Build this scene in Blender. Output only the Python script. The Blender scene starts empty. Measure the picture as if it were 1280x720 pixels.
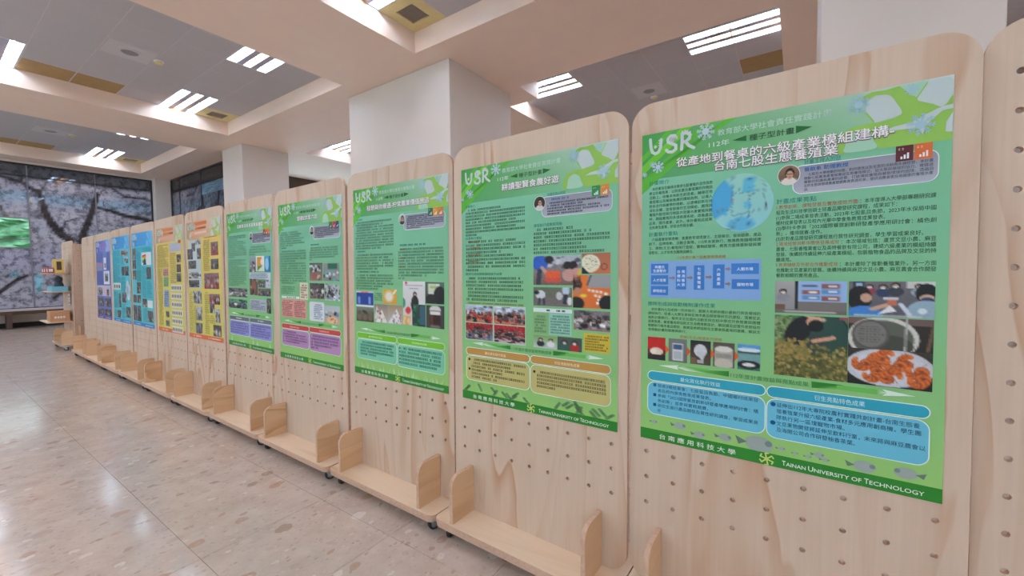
import bpy, bmesh, math, random
import numpy as np
from mathutils import Matrix, Vector

random.seed(7)
RNG = np.random.default_rng(7)
PI = math.pi
SC = bpy.context.scene
COL = SC.collection

# ------------------------------------------------------------------ camera, world, exposure
EYE = 1.335
cam_d = bpy.data.cameras.new('camera')
cam = bpy.data.objects.new('camera', cam_d)
COL.objects.link(cam)
SC.camera = cam
cam_d.sensor_width = 36.0
cam_d.sensor_fit = 'HORIZONTAL'
cam_d.lens = 520.26 / 1280.0 * 36.0
cam_d.clip_start = 0.02
cr = Vector((0.56481944, -0.8251305, -0.01177525))
cu = Vector((0.04161161, 0.01422707, 0.99903256))
cf = Vector((0.82416471, 0.564763, -0.04237073))
cam.matrix_world = Matrix(((cr.x, cu.x, -cf.x, 0), (cr.y, cu.y, -cf.y, 0), (cr.z, cu.z, -cf.z, EYE), (0, 0, 0, 1)))

world = bpy.data.worlds.new('world')
SC.world = world
world.use_nodes = True
wn = world.node_tree
bg = wn.nodes['Background']
bg.inputs[0].default_value = (0.82, 0.875, 1.0, 1)      # even overcast sky
bg.inputs[1].default_value = 1.65

SC.view_settings.view_transform = 'Standard'
SC.view_settings.look = 'None'
SC.view_settings.exposure = 0.44
SC.view_settings.gamma = 1.0
SC.view_settings.use_curve_mapping = False
TUBE_STRENGTH = 34.0


# ------------------------------------------------------------------ helpers
def lin(c):
    return tuple((x / 12.92 if x <= 0.04045 else ((x + 0.055) / 1.055) ** 2.4) for x in c)


def rgb(r, g, b):
    return lin((r / 255.0, g / 255.0, b / 255.0))


def mesh_obj(name, me, mat=None, parent=None, loc=None, rot=None):
    o = bpy.data.objects.new(name, me)
    COL.objects.link(o)
    if mat is not None and not me.materials:
        for m in (mat if isinstance(mat, (list, tuple)) else [mat]):
            me.materials.append(m)
    if parent is not None:
        o.parent = parent
    if loc is not None:
        o.location = loc
    if rot is not None:
        o.rotation_euler = rot
    return o


def bm_obj(name, bm, mat, parent=None, loc=None, rot=None, smooth=False):
    me = bpy.data.meshes.new(name)
    bm.to_mesh(me)
    bm.free()
    if smooth:
        for p in me.polygons:
            p.use_smooth = True
    return mesh_obj(name, me, mat, parent, loc, rot)


def empty(name, loc=(0, 0, 0), rotz=0.0, rx=0.0):
    o = bpy.data.objects.new(name, None)
    o.empty_display_size = 0.1
    COL.objects.link(o)
    o.location = loc
    o.rotation_euler = (rx, 0, rotz)
    return o


def tag(o, label=None, cat=None, group=None, kind=None):
    if label:
        o['label'] = label
    if cat:
        o['category'] = cat
    if group:
        o['group'] = group
    if kind:
        o['kind'] = kind
    return o


def box(bm, x0, x1, y0, y1, z0, z1, mi=0):
    vs = [bm.verts.new(p) for p in ((x0, y0, z0), (x1, y0, z0), (x1, y1, z0), (x0, y1, z0),
                                    (x0, y0, z1), (x1, y0, z1), (x1, y1, z1), (x0, y1, z1))]
    out = []
    for f in ((0, 3, 2, 1), (4, 5, 6, 7), (0, 1, 5, 4), (1, 2, 6, 5), (2, 3, 7, 6), (3, 0, 4, 7)):
        fc = bm.faces.new([vs[i] for i in f])
        fc.material_index = mi
        out.append(fc)
    return out


def box_bm(*a):
    bm = bmesh.new()
    box(bm, *a)
    return bm


def bevel_box(x0, x1, y0, y1, z0, z1, w=0.004, seg=2):
    bm = bmesh.new()
    box(bm, x0, x1, y0, y1, z0, z1)
    bmesh.ops.bevel(bm, geom=list(bm.edges), offset=w, segments=seg, affect='EDGES', profile=0.5)
    return bm


def rrect(w, h, r, n=8, cx=0.0, cy=0.0):
    pts = []
    for (sx, sy, a0) in ((1, 1, 0), (-1, 1, 90), (-1, -1, 180), (1, -1, 270)):
        for k in range(n + 1):
            a = math.radians(a0 + 90.0 * k / n)
            pts.append((cx + sx * (w / 2 - r) + r * math.cos(a), cy + sy * (h / 2 - r) + r * math.sin(a)))
    return pts


def prism(pts, t0, t1, plane='XY', face_mi=0, edge_mi=0):
    """Extrude a 2D outline. plane XY: extrude along z; XZ: along y; YZ: along x."""
    def P(a, b, t):
        return {'XY': (a, b, t), 'XZ': (a, t, b), 'YZ': (t, a, b)}[plane]
    bm = bmesh.new()
    A = [bm.verts.new(P(a, b, t0)) for a, b in pts]
    B = [bm.verts.new(P(a, b, t1)) for a, b in pts]
    f0 = bm.faces.new(A)
    f1 = bm.faces.new(B)
    f0.material_index = f1.material_index = face_mi
    n = len(pts)
    for i in range(n):
        f = bm.faces.new((A[i], A[(i + 1) % n], B[(i + 1) % n], B[i]))
        f.material_index = edge_mi
    bmesh.ops.recalc_face_normals(bm, faces=list(bm.faces))
    return bm


def lathe(prof, n=20, axis='Z'):
    """prof: list of (r, h)."""
    bm = bmesh.new()
    rings = []
    for r, h in prof:
        ring = []
        for k in range(n):
            a = 2 * PI * k / n
            p = (r * math.cos(a), r * math.sin(a), h)
            if axis == 'X':
                p = (h, p[0], p[1])
            elif axis == 'Y':
                p = (p[0], h, p[1])
            ring.append(bm.verts.new(p))
        rings.append(ring)
    for a, b in zip(rings[:-1], rings[1:]):
        for k in range(n):
            bm.faces.new((a[k], a[(k + 1) % n], b[(k + 1) % n], b[k]))
    bm.faces.new(rings[0])
    bm.faces.new(rings[-1])
    bmesh.ops.recalc_face_normals(bm, faces=list(bm.faces))
    return bm


def bm_move(bm, v):
    bmesh.ops.translate(bm, verts=list(bm.verts), vec=v)
    return bm


def copy_tree(o, parent=None):
    c = o.copy()
    COL.objects.link(c)
    if parent is not None:
        c.parent = parent
    for ch in list(o.children):
        copy_tree(ch, c)
    return c


# ------------------------------------------------------------------ materials
def new_mat(name):
    m = bpy.data.materials.new(name)
    m.use_nodes = True
    nt = m.node_tree
    return m, nt, nt.nodes['Principled BSDF']


def nd(nt, typ, **kw):
    n = nt.nodes.new(typ)
    for k, v in kw.items():
        setattr(n, k, v)
    return n


def plain(name, col, rough=0.5, metal=0.0, coat=0.0, noise=0.0, nscale=20.0):
    m, nt, b = new_mat(name)
    b.inputs['Roughness'].default_value = rough
    b.inputs['Metallic'].default_value = metal
    b.inputs['Coat Weight'].default_value = coat
    if noise > 0:
        tc = nd(nt, 'ShaderNodeTexCoord')
        nz = nd(nt, 'ShaderNodeTexNoise')
        nz.inputs['Scale'].default_value = nscale
        nz.inputs['Detail'].default_value = 4
        nt.links.new(tc.outputs['Object'], nz.inputs['Vector'])
        rp = nd(nt, 'ShaderNodeValToRGB')
        rp.color_ramp.elements[0].position = 0.3
        rp.color_ramp.elements[1].position = 0.7
        rp.color_ramp.elements[0].color = (*[c * (1 - noise) for c in col], 1)
        rp.color_ramp.elements[1].color = (*[min(1, c * (1 + noise)) for c in col], 1)
        nt.links.new(nz.outputs['Fac'], rp.inputs[0])
        nt.links.new(rp.outputs[0], b.inputs['Base Color'])
    else:
        b.inputs['Base Color'].default_value = (*col, 1)
    return m


def emit(name, col, s):
    m, nt, b = new_mat(name)
    b.inputs['Base Color'].default_value = (*col, 1)
    b.inputs['Emission Color'].default_value = (*col, 1)
    b.inputs['Emission Strength'].default_value = s
    return m


def plywood(name, base, dark, warm, axis='Z', scale=1.0, warm_amt=1.0):
    """Rotary-cut plywood: long flowing grain along one axis with darker cathedral bands."""
    m, nt, b = new_mat(name)
    L = nt.links.new
    tc = nd(nt, 'ShaderNodeTexCoord')
    oi = nd(nt, 'ShaderNodeObjectInfo')
    off = nd(nt, 'ShaderNodeVectorMath', operation='SCALE')
    comb = nd(nt, 'ShaderNodeCombineXYZ')
    for i in range(3):
        L(oi.outputs['Random'], comb.inputs[i])
    L(comb.outputs[0], off.inputs[0])
    off.inputs['Scale'].default_value = 37.0
    add = nd(nt, 'ShaderNodeVectorMath', operation='ADD')
    L(tc.outputs['Object'], add.inputs[0])
    L(off.outputs[0], add.inputs[1])
    mp = nd(nt, 'ShaderNodeMapping')
    s = {'Z': (4.2, 4.2, 0.75), 'X': (0.75, 4.2, 4.2), 'Y': (4.2, 0.75, 4.2)}[axis]
    mp.inputs['Scale'].default_value = [v * scale for v in s]
    L(add.outputs[0], mp.inputs[0])
    big = nd(nt, 'ShaderNodeTexNoise')
    big.inputs['Scale'].default_value = 1.0
    big.inputs['Detail'].default_value = 2.5
    big.inputs['Roughness'].default_value = 0.45
    big.inputs['Distortion'].default_value = 0.6
    L(mp.outputs[0], big.inputs['Vector'])
    # growth-ring bands: contour lines of the big noise field
    mul = nd(nt, 'ShaderNodeMath', operation='MULTIPLY')
    mul.inputs[1].default_value = 5.5
    L(big.outputs['Fac'], mul.inputs[0])
    fr = nd(nt, 'ShaderNodeMath', operation='FRACT')
    L(mul.outputs[0], fr.inputs[0])
    rp = nd(nt, 'ShaderNodeValToRGB')
    e = rp.color_ramp.elements
    e[0].position = 0.0
    e[0].color = (0, 0, 0, 1)
    e[1].position = 0.45
    e[1].color = (0.10, 0.10, 0.10, 1)
    x = e.new(0.92)
    x.color = (0.85, 0.85, 0.85, 1)
    x = e.new(1.0)
    x.color = (0.0, 0.0, 0.0, 1)
    L(fr.outputs[0], rp.inputs[0])
    # patches where the late wood shows warm brown
    patch = nd(nt, 'ShaderNodeTexNoise')
    patch.inputs['Scale'].default_value = 0.9
    patch.inputs['Detail'].default_value = 1.0
    L(mp.outputs[0], patch.inputs['Vector'])
    prp = nd(nt, 'ShaderNodeValToRGB')
    prp.color_ramp.elements[0].position = 0.46
    prp.color_ramp.elements[1].position = 0.66
    L(patch.outputs['Fac'], prp.inputs[0])
    fine = nd(nt, 'ShaderNodeTexNoise')
    mp2 = nd(nt, 'ShaderNodeMapping')
    s2 = {'Z': (90, 90, 3), 'X': (3, 90, 90), 'Y': (90, 3, 90)}[axis]
    mp2.inputs['Scale'].default_value = s2
    L(add.outputs[0], mp2.inputs[0])
    L(mp2.outputs[0], fine.inputs['Vector'])
    fine.inputs['Scale'].default_value = 1.0
    fine.inputs['Detail'].default_value = 3
    m1 = nd(nt, 'ShaderNodeMix', data_type='RGBA')
    m1.inputs['A'].default_value = (*base, 1)
    m1.inputs['B'].default_value = (*dark, 1)
    L(fine.outputs['Fac'], m1.inputs['Factor'])
    m2 = nd(nt, 'ShaderNodeMix', data_type='RGBA')
    f2 = nd(nt, 'ShaderNodeMath', operation='MULTIPLY')
    L(rp.outputs[0], f2.inputs[0])
    ff = nd(nt, 'ShaderNodeMath', operation='MULTIPLY_ADD')
    ff.inputs[1].default_value = 0.75 * warm_amt
    ff.inputs[2].default_value = 0.16
    L(prp.outputs[0], ff.inputs[0])
    L(ff.outputs[0], f2.inputs[1])
    L(f2.outputs[0], m2.inputs['Factor'])
    L(m1.outputs['Result'], m2.inputs['A'])
    m2.inputs['B'].default_value = (*warm, 1)
    L(m2.outputs['Result'], b.inputs['Base Color'])
    b.inputs['Roughness'].default_value = 0.48
    b.inputs['Specular IOR Level'].default_value = 0.3
    return m


M = {}
M['ply'] = plywood('plywood_face', rgb(219, 195, 175), rgb(206, 180, 159), rgb(184, 132, 94))
M['ply_shelf'] = plywood('plywood_shelf', rgb(238, 214, 190), rgb(228, 202, 174), rgb(206, 162, 120), 'X')
M['ply_fin'] = plywood('plywood_divider', rgb(234, 198, 162), rgb(222, 182, 144), rgb(196, 146, 104), 'Y')


def ply_edge():
    m, nt, b = new_mat('plywood_edge')
    L = nt.links.new
    tc = nd(nt, 'ShaderNodeTexCoord')
    nz = nd(nt, 'ShaderNodeTexNoise')
    nz.inputs['Scale'].default_value = 60
    L(tc.outputs['Object'], nz.inputs['Vector'])
    rp = nd(nt, 'ShaderNodeValToRGB')
    rp.color_ramp.elements[0].color = (*rgb(186, 142, 118), 1)
    rp.color_ramp.elements[1].color = (*rgb(222, 188, 166), 1)
    L(nz.outputs['Fac'], rp.inputs[0])
    L(rp.outputs[0], b.inputs['Base Color'])
    b.inputs['Roughness'].default_value = 0.6
    return m


M['edge'] = ply_edge()
M['paint'] = plain('beam_paint', rgb(250, 226, 208), 0.6, noise=0.015, nscale=3)
M['colpaint'] = plain('column_paint', rgb(232, 223, 216), 0.55, noise=0.012, nscale=3)
M['tile_c'] = plain('ceiling_tile', rgb(194, 190, 194), 0.85, noise=0.04, nscale=60)
M['grid'] = plain('ceiling_grid_paint', rgb(206, 201, 203), 0.6)
M['tan'] = plain('tan_panel', rgb(172, 140, 88), 0.6, noise=0.06, nscale=8)
M['tan_light'] = plain('cream_panel', rgb(226, 208, 150), 0.6, noise=0.04, nscale=8)
M['grille'] = plain('grille_metal', rgb(196, 184, 174), 0.5, 0.0)
M['white'] = plain('white_plastic', rgb(236, 234, 232), 0.45)
M['plate'] = plain('fixture_plate', rgb(176, 176, 196), .5)
M['fixture'] = plain('fixture_white', rgb(225, 228, 235), 0.35)
M['tube_cool'] = emit('tube_cool', (0.62, 0.82, 1.0), TUBE_STRENGTH)
M['tube_warm'] = emit('tube_warm', (1.0, 0.58, 0.30), TUBE_STRENGTH)
M['black'] = plain('black_rubber', rgb(38, 38, 40), 0.55)
M['steel'] = plain('caster_steel', rgb(176, 178, 182), 0.35, 0.8)
M['hub'] = plain('caster_hub', rgb(140, 142, 146), 0.45)
M['brown'] = plain('brown_wood', rgb(92, 70, 60), 0.5, noise=0.1, nscale=10)
M['bench_top'] = plain('bench_top', rgb(206, 196, 196), 0.4, noise=0.03)
M['dark'] = plain('dark_skirting', rgb(28, 26, 28), 0.6)
M['blackframe'] = plain('window_frame_dark', rgb(52, 52, 58), 0.4)
M['wall'] = plain('wall_paint', rgb(226, 214, 204), 0.6, noise=0.01, nscale=3)


def terrazzo():
    m, nt, b = new_mat('terrazzo')
    L = nt.links.new
    geo = nd(nt, 'ShaderNodeNewGeometry')
    warp = nd(nt, 'ShaderNodeTexNoise')
    warp.inputs['Scale'].default_value = 14
    L(geo.outputs['Position'], warp.inputs['Vector'])
    wv = nd(nt, 'ShaderNodeVectorMath', operation='SCALE')
    wv.inputs['Scale'].default_value = 0.045
    L(warp.outputs['Color'], wv.inputs[0])
    add = nd(nt, 'ShaderNodeVectorMath', operation='ADD')
    L(geo.outputs['Position'], add.inputs[0])
    L(wv.outputs[0], add.inputs[1])
    base = nd(nt, 'ShaderNodeTexNoise')
    base.inputs['Scale'].default_value = 5
    base.inputs['Detail'].default_value = 6
    base.inputs['Roughness'].default_value = 0.7
    L(geo.outputs['Position'], base.inputs['Vector'])
    brp = nd(nt, 'ShaderNodeValToRGB')
    brp.color_ramp.elements[0].position = 0.3
    brp.color_ramp.elements[0].color = (*rgb(190, 170, 158), 1)
    brp.color_ramp.elements[1].position = 0.7
    brp.color_ramp.elements[1].color = (*rgb(212, 195, 184), 1)
    L(base.outputs['Fac'], brp.inputs[0])
    cur = brp.outputs[0]
    for sc, thr, cols in ((7.0, 0.13, (rgb(186, 150, 124), rgb(222, 212, 206), rgb(166, 140, 122))),
                          (15.0, 0.16, (rgb(170, 144, 128), rgb(224, 212, 204), rgb(196, 168, 148))),
                          (38.0, 0.20, (rgb(172, 152, 138), rgb(208, 194, 184), rgb(192, 174, 162)))):
        mpn = nd(nt, 'ShaderNodeMapping')
        mpn.inputs['Scale'].default_value = (1.0, 1.35, 0.0)
        mpn.inputs['Rotation'].default_value = (0, 0, sc)
        L(add.outputs[0], mpn.inputs[0])
        v = nd(nt, 'ShaderNodeTexVoronoi', feature='F1')
        v.inputs['Scale'].default_value = sc
        v.inputs['Randomness'].default_value = 1.0
        L(mpn.outputs[0], v.inputs['Vector'])
        sep = nd(nt, 'ShaderNodeSeparateColor')
        L(v.outputs['Color'], sep.inputs[0])
        # chip radius depends on the cell's random value
        rad = nd(nt, 'ShaderNodeMath', operation='MULTIPLY')
        L(sep.outputs[0], rad.inputs[0])
        rad.inputs[1].default_value = thr * 2.4
        lt = nd(nt, 'ShaderNodeMath', operation='LESS_THAN')
        L(v.outputs['Distance'], lt.inputs[0])
        L(rad.outputs[0], lt.inputs[1])
        crp = nd(nt, 'ShaderNodeValToRGB')
        crp.color_ramp.interpolation = 'CONSTANT'
        ce = crp.color_ramp.elements
        ce[0].position = 0.0
        ce[0].color = (*cols[0], 1)
        ce[1].position = 0.34
        ce[1].color = (*cols[1], 1)
        k = ce.new(0.7)
        k.color = (*cols[2], 1)
        L(sep.outputs[1], crp.inputs[0])
        fac = nd(nt, 'ShaderNodeMath', operation='MULTIPLY')
        L(lt.outputs[0], fac.inputs[0])
        fm = nd(nt, 'ShaderNodeMath', operation='MULTIPLY_ADD')
        L(sep.outputs[2], fm.inputs[0])
        fm.inputs[1].default_value = 0.55
        fm.inputs[2].default_value = 0.16
        L(fm.outputs[0], fac.inputs[1])
        mx = nd(nt, 'ShaderNodeMix', data_type='RGBA')
        L(fac.outputs[0], mx.inputs['Factor'])
        L(cur, mx.inputs['A'])
        L(crp.outputs[0], mx.inputs['B'])
        cur = mx.outputs['Result']
    L(cur, b.inputs['Base Color'])
    rn = nd(nt, 'ShaderNodeTexNoise')
    rn.inputs['Scale'].default_value = 1.3
    rn.inputs['Detail'].default_value = 3
    L(geo.outputs['Position'], rn.inputs['Vector'])
    rr = nd(nt, 'ShaderNodeMapRange')
    rr.inputs['To Min'].default_value = 0.09
    rr.inputs['To Max'].default_value = 0.19
    L(rn.outputs['Fac'], rr.inputs['Value'])
    L(rr.outputs[0], b.inputs['Roughness'])
    b.inputs['Specular IOR Level'].default_value = 0.42
    return m


M['terrazzo'] = terrazzo()
M['grout'] = plain('grout', rgb(160, 141, 129), 0.8)


def print_mat():
    m, nt, b = new_mat('printed_paper')
    a = nd(nt, 'ShaderNodeAttribute')
    a.attribute_name = 'Col'
    nt.links.new(a.outputs['Color'], b.inputs['Base Color'])
    b.inputs['Roughness'].default_value = 0.42
    b.inputs['Specular IOR Level'].default_value = 0.35
    return m


M['print'] = print_mat()


def film_mat():
    """printed blossom film on glass: painted colours broken up by a petal texture, under a glossy pane."""
    m, nt, b = new_mat('printed_window_film')
    L = nt.links.new
    a = nd(nt, 'ShaderNodeAttribute')
    a.attribute_name = 'Col'
    geo = nd(nt, 'ShaderNodeNewGeometry')
    n1 = nd(nt, 'ShaderNodeTexNoise')
    n1.inputs['Scale'].default_value = 7
    n1.inputs['Detail'].default_value = 6
    n1.inputs['Roughness'].default_value = 0.75
    L(geo.outputs['Position'], n1.inputs['Vector'])
    rp = nd(nt, 'ShaderNodeValToRGB')
    rp.color_ramp.elements[0].position = 0.40
    rp.color_ramp.elements[0].color = (0.40, 0.38, 0.40, 1)
    rp.color_ramp.elements[1].position = 0.54
    rp.color_ramp.elements[1].color = (1.15, 1.13, 1.15, 1)
    L(n1.outputs['Fac'], rp.inputs[0])
    mx = nd(nt, 'ShaderNodeMix', data_type='RGBA', blend_type='MULTIPLY')
    mx.inputs['Factor'].default_value = 1.0
    L(a.outputs['Color'], mx.inputs['A'])
    L(rp.outputs[0], mx.inputs['B'])
    L(mx.outputs['Result'], b.inputs['Base Color'])
    b.inputs['Roughness'].default_value = 0.5
    b.inputs['Specular IOR Level'].default_value = 0.2
    b.inputs['Coat Weight'].default_value = 1.0
    b.inputs['Coat Roughness'].default_value = 0.02
    b.inputs['Coat IOR'].default_value = 1.6
    tl = nd(nt, 'ShaderNodeBsdfTranslucent')
    L(mx.outputs['Result'], tl.inputs['Color'])
    ms = nd(nt, 'ShaderNodeMixShader')
    ms.inputs[0].default_value = 0.30
    L(b.outputs[0], ms.inputs[1])
    L(tl.outputs[0], ms.inputs[2])
    L(ms.outputs[0], nt.nodes['Material Output'].inputs['Surface'])
    return m


M['film'] = film_mat()


def bright_patch():  # bright light in the side window, painted in as pale blue colour
    m, nt, b = new_mat('painted_bright_patch')
    L = nt.links.new
    geo = nd(nt, 'ShaderNodeNewGeometry')
    mp = nd(nt, 'ShaderNodeMapping')
    mp.inputs['Scale'].default_value = (1, 1.2, 9)
    L(geo.outputs['Position'], mp.inputs[0])
    n1 = nd(nt, 'ShaderNodeTexNoise')
    n1.inputs['Scale'].default_value = 1.6
    L(mp.outputs[0], n1.inputs['Vector'])
    rp = nd(nt, 'ShaderNodeValToRGB')
    rp.color_ramp.elements[0].position = .35
    rp.color_ramp.elements[0].color = (*rgb(112, 140, 160), 1)
    rp.color_ramp.elements[1].position = .65
    rp.color_ramp.elements[1].color = (*rgb(168, 196, 214), 1)
    L(n1.outputs['Fac'], rp.inputs[0])
    L(rp.outputs[0], b.inputs['Base Color'])
    tl = nd(nt, 'ShaderNodeBsdfTranslucent')
    L(rp.outputs[0], tl.inputs['Color'])
    ms = nd(nt, 'ShaderNodeMixShader')
    ms.inputs[0].default_value = .5
    L(b.outputs[0], ms.inputs[1])
    L(tl.outputs[0], ms.inputs[2])
    L(ms.outputs[0], nt.nodes['Material Output'].inputs['Surface'])
    return m


M['bright_patch'] = bright_patch()


def glass_mat():
    m, nt, b = new_mat('window_glass')
    out = nt.nodes['Material Output']
    tr = nd(nt, 'ShaderNodeBsdfTransparent')
    tr.inputs[0].default_value = (0.86, 0.95, 0.93, 1)
    gl = nd(nt, 'ShaderNodeBsdfGlossy')
    gl.inputs['Roughness'].default_value = 0.02
    fr = nd(nt, 'ShaderNodeFresnel')
    fr.inputs['IOR'].default_value = 1.5
    mx = nd(nt, 'ShaderNodeMixShader')
    gm = nd(nt, 'ShaderNodeNewGeometry')
    sb = nd(nt, 'ShaderNodeMath', operation='SUBTRACT')
    sb.inputs[0].default_value = 1.0
    nt.links.new(gm.outputs['Backfacing'], sb.inputs[1])
    ml = nd(nt, 'ShaderNodeMath', operation='MULTIPLY')
    nt.links.new(fr.outputs[0], ml.inputs[0])
    nt.links.new(sb.outputs[0], ml.inputs[1])
    nt.links.new(ml.outputs[0], mx.inputs[0])
    nt.links.new(tr.outputs[0], mx.inputs[1])
    nt.links.new(gl.outputs[0], mx.inputs[2])
    nt.links.new(mx.outputs[0], out.inputs['Surface'])
    return m


M['glass'] = glass_mat()
M['soffit_glow'] = emit('added_soffit_glow', (0.62, 0.84, 1.0), 1.3)

# ------------------------------------------------------------------ room shell
ZB, ZT, ZS = 4.355, 4.635, 4.76          # beam soffit, tile ceiling, slab
X0, X1, Y0, Y1 = -5.0, 12.0, -6.0, 16.84


def struct(name, bm, mat, parent=None):
    o = bm_obj(name, bm, mat, parent)
    if parent is None:
        tag(o, kind='structure')
    return o


floor = struct('floor', box_bm(X0 - .3, X1 + .3, Y0 - .3, Y1 + 1.2, -0.12, -0.004), M['grout'])
floor['label'] = 'polished beige terrazzo floor laid in large square tiles'
# 0.6 m tiles; the ones near the walkway are single objects, the rest one field
TS = 0.604
TX, TY = 1.335, 2.290
tile_me = None
rest = bmesh.new()
for i in range(-11, 18):
    for j in range(-14, 25):
        xa, ya = TX + i * TS, TY + j * TS
        if xa < X0 - .01 or ya < Y0 - .01 or xa + TS > X1 + .1 or ya + TS > Y1 + .1:
            continue
        if -4 <= i <= 4 and -3 <= j <= 24:
            if tile_me is None:
                o = bm_obj('floor_tile', bevel_box(0.001, TS - 0.001, 0.001, TS - 0.001, -0.004, 0.0, 0.0006, 1), M['terrazzo'], floor, (xa, ya, 0))
                tile_me = o.data
            else:
                mesh_obj('floor_tile', tile_me, None, floor, (xa, ya, 0))
        else:
            box(rest, xa + 0.001, xa + TS - 0.001, ya + 0.001, ya + TS - 0.001, -0.004, 0.0)
tag(bm_obj('floor_tile_field', rest, M['terrazzo'], floor), kind='stuff')

ceiling = struct('ceiling', box_bm(X0 - .3, X1 + .3, Y0 - .3, Y1 + .3, ZS, ZS + 0.12), M['paint'])
ceiling['label'] = 'coffered ceiling with warm white beams and grey lay-in tiles'
LX0, LX1, RX0, RX1 = -4.87, 4.13, 5.85, 11.85
COF_Y = [(-5.685, -1.485), (0.215, 4.415), (6.11, 10.31), (12.0, 16.2)]


def beam(x0, x1, y0, y1, z0=ZB):
    return bm_obj('beam', box_bm(x0, x1, y0, y1, z0, ZS), M['paint'], ceiling)


beam(LX1, RX0, Y0 - .2, Y1 + .25)
beam(X0 - .25, LX0, Y0 - .2, Y1 + .25)
beam(RX1, X1 + .25, Y0 - .2, 13.3)
for ya, yb in ((Y0 - .2, -5.685), (-1.485, 0.215), (4.415, 6.11), (10.31, 12.0), (16.2, Y1 + .25)):
    beam(LX0, LX1, ya, yb)
for ya, yb in ((Y0 - .2, -5.685), (-1.485, 0.215), (4.415, 6.11), (10.31, 13.3)):
    beam(RX0, RX1, ya, yb)
beam(RX0, RX0 + .6, 3.815, 4.415)
beam(RX0, RX0 + .6, 6.11, 6.71)

walls = {}
LWY = [(-5.6 + 3.7 * k, -5.6 + 3.7 * k + 3.3) for k in range(6)]
bm = bmesh.new()
box(bm, X0 - .25, X0, Y0 - .2, Y1 + .25, 0, .55)
box(bm, X0 - .25, X0, Y0 - .2, Y1 + .25, 4.15, ZB)
ylist = [Y0 - .2] + [v for q in LWY for v in q] + [Y1 + .25]
for k in range(0, len(ylist), 2):
    box(bm, X0 - .25, X0, ylist[k], ylist[k + 1], .55, 4.15)
walls['left'] = struct('wall_left', bm, M['wall'])
bm = bmesh.new()
for ya, yb in LWY:
    for q in ((ya, ya + .05, .55, 4.15), (yb - .05, yb, .55, 4.15), (ya + .05, yb - .05, .55, .60), (ya + .05, yb - .05, 4.10, 4.15), (ya + 1.62, ya + 1.68, .60, 4.10)):
        box(bm, X0 - .16, X0 - .10, q[0], q[1], q[2], q[3])
window_4 = struct('window_4', bm, M['white'])
for ya, yb in LWY:
    bm_obj('pane', box_bm(X0 - .135, X0 - .13, ya + .05, ya + 1.62, .60, 4.10), M['glass'], window_4)
    bm_obj('pane', box_bm(X0 - .135, X0 - .13, ya + 1.68, yb - .05, .60, 4.10), M['glass'], window_4)
walls['back'] = struct('wall_back', box_bm(X0 - .2, X1 + .2, Y0 - .25, Y0, 0, ZB), M['wall'])
walls['right'] = struct('wall_right', box_bm(X1, X1 + .25, Y0 - .2, 13.3, 0, ZB), M['wall'])
bm = bmesh.new()
box(bm, X0, 4.55, Y1, Y1 + .22, 0, 0.46)
box(bm, X0, 4.55, Y1, Y1 + .22, 4.30, ZB)
struct('wall_far', bm, M['wall'])
bm = bmesh.new()                           # wall closing the bay behind the boards, with an opening for the added glow pane
box(bm, 5.63, X1, 13.15, 13.35, 0, 1.5)
box(bm, 5.63, X1, 13.15, 13.35, 3.95, ZB)
box(bm, 5.63, 6.0, 13.15, 13.35, 1.5, 3.95)
box(bm, 11.3, X1, 13.15, 13.35, 1.5, 3.95)
struct('wall_bay', bm, M['brown'])
struct('wall_bay_side', box_bm(5.50, 5.63, 11.72, 13.35, 0, ZB), M['white'])
glow_pane = struct('added_glow_pane', box_bm(6.0, 11.3, 13.20, 13.23, 1.5, 3.95), M['soffit_glow'])  # unseen emitter, added to brighten the bay soffit
glow_pane['label'] = 'unseen glowing pane added in the bay wall to light the soffit'

columns = [(4.55, 5.63, -1.22, -0.14), (4.485, 6.02, 4.11, 6.46), (4.55, 5.63, 10.68, 11.72), (4.55, 5.63, 16.63, 17.7)]
for n, (a, b_, c, d) in enumerate(columns):
    o = struct('column', bevel_box(a, b_, c, d, 0, ZB + 0.0, 0.012, 2), M['colpaint'])
    o['label'] = ('white square column behind the shrimp plate poster', 'broad white column rising behind the green posters',
                  'square white column beside the dark side window', 'white corner column between the two printed windows')[n]

# ------------------------------------------------------------------ ceiling tiles, lights, vents
FIX = []                                   # fixture centres
SKIP = set()


def cell(x):
    return round(x, 2)


VENTS, PANELS, SPEAK = [], [], []
for c, (ya, yb) in enumerate(COF_Y):
    for xa in (2.93, 0.53, -1.87, -4.27):
        for y in (ya, yb - 1.2):
            FIX.append((xa, y, 'L', c))
    if c < 3:
        for xa in (6.45, 8.85):
            for y in (ya, yb - 1.2):
                FIX.append((xa, y, 'R', c))
    VENTS.append((3.53, yb - 0.6))
    PANELS += [(1.13, yb - 0.6), (1.73, yb - 0.6)]
    SPEAK.append((1.73, ya + 1.8))
    if c < 3:
        PANELS.append((7.65, ya))
        SPEAK.append((7.65, ya + 1.8))
for xa, ya, s, c in FIX:
    SKIP.add((cell(xa), cell(ya)))
    SKIP.add((cell(xa), cell(ya + .6)))
for xa, ya in VENTS + PANELS:
    SKIP.add((cell(xa), cell(ya)))

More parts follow.
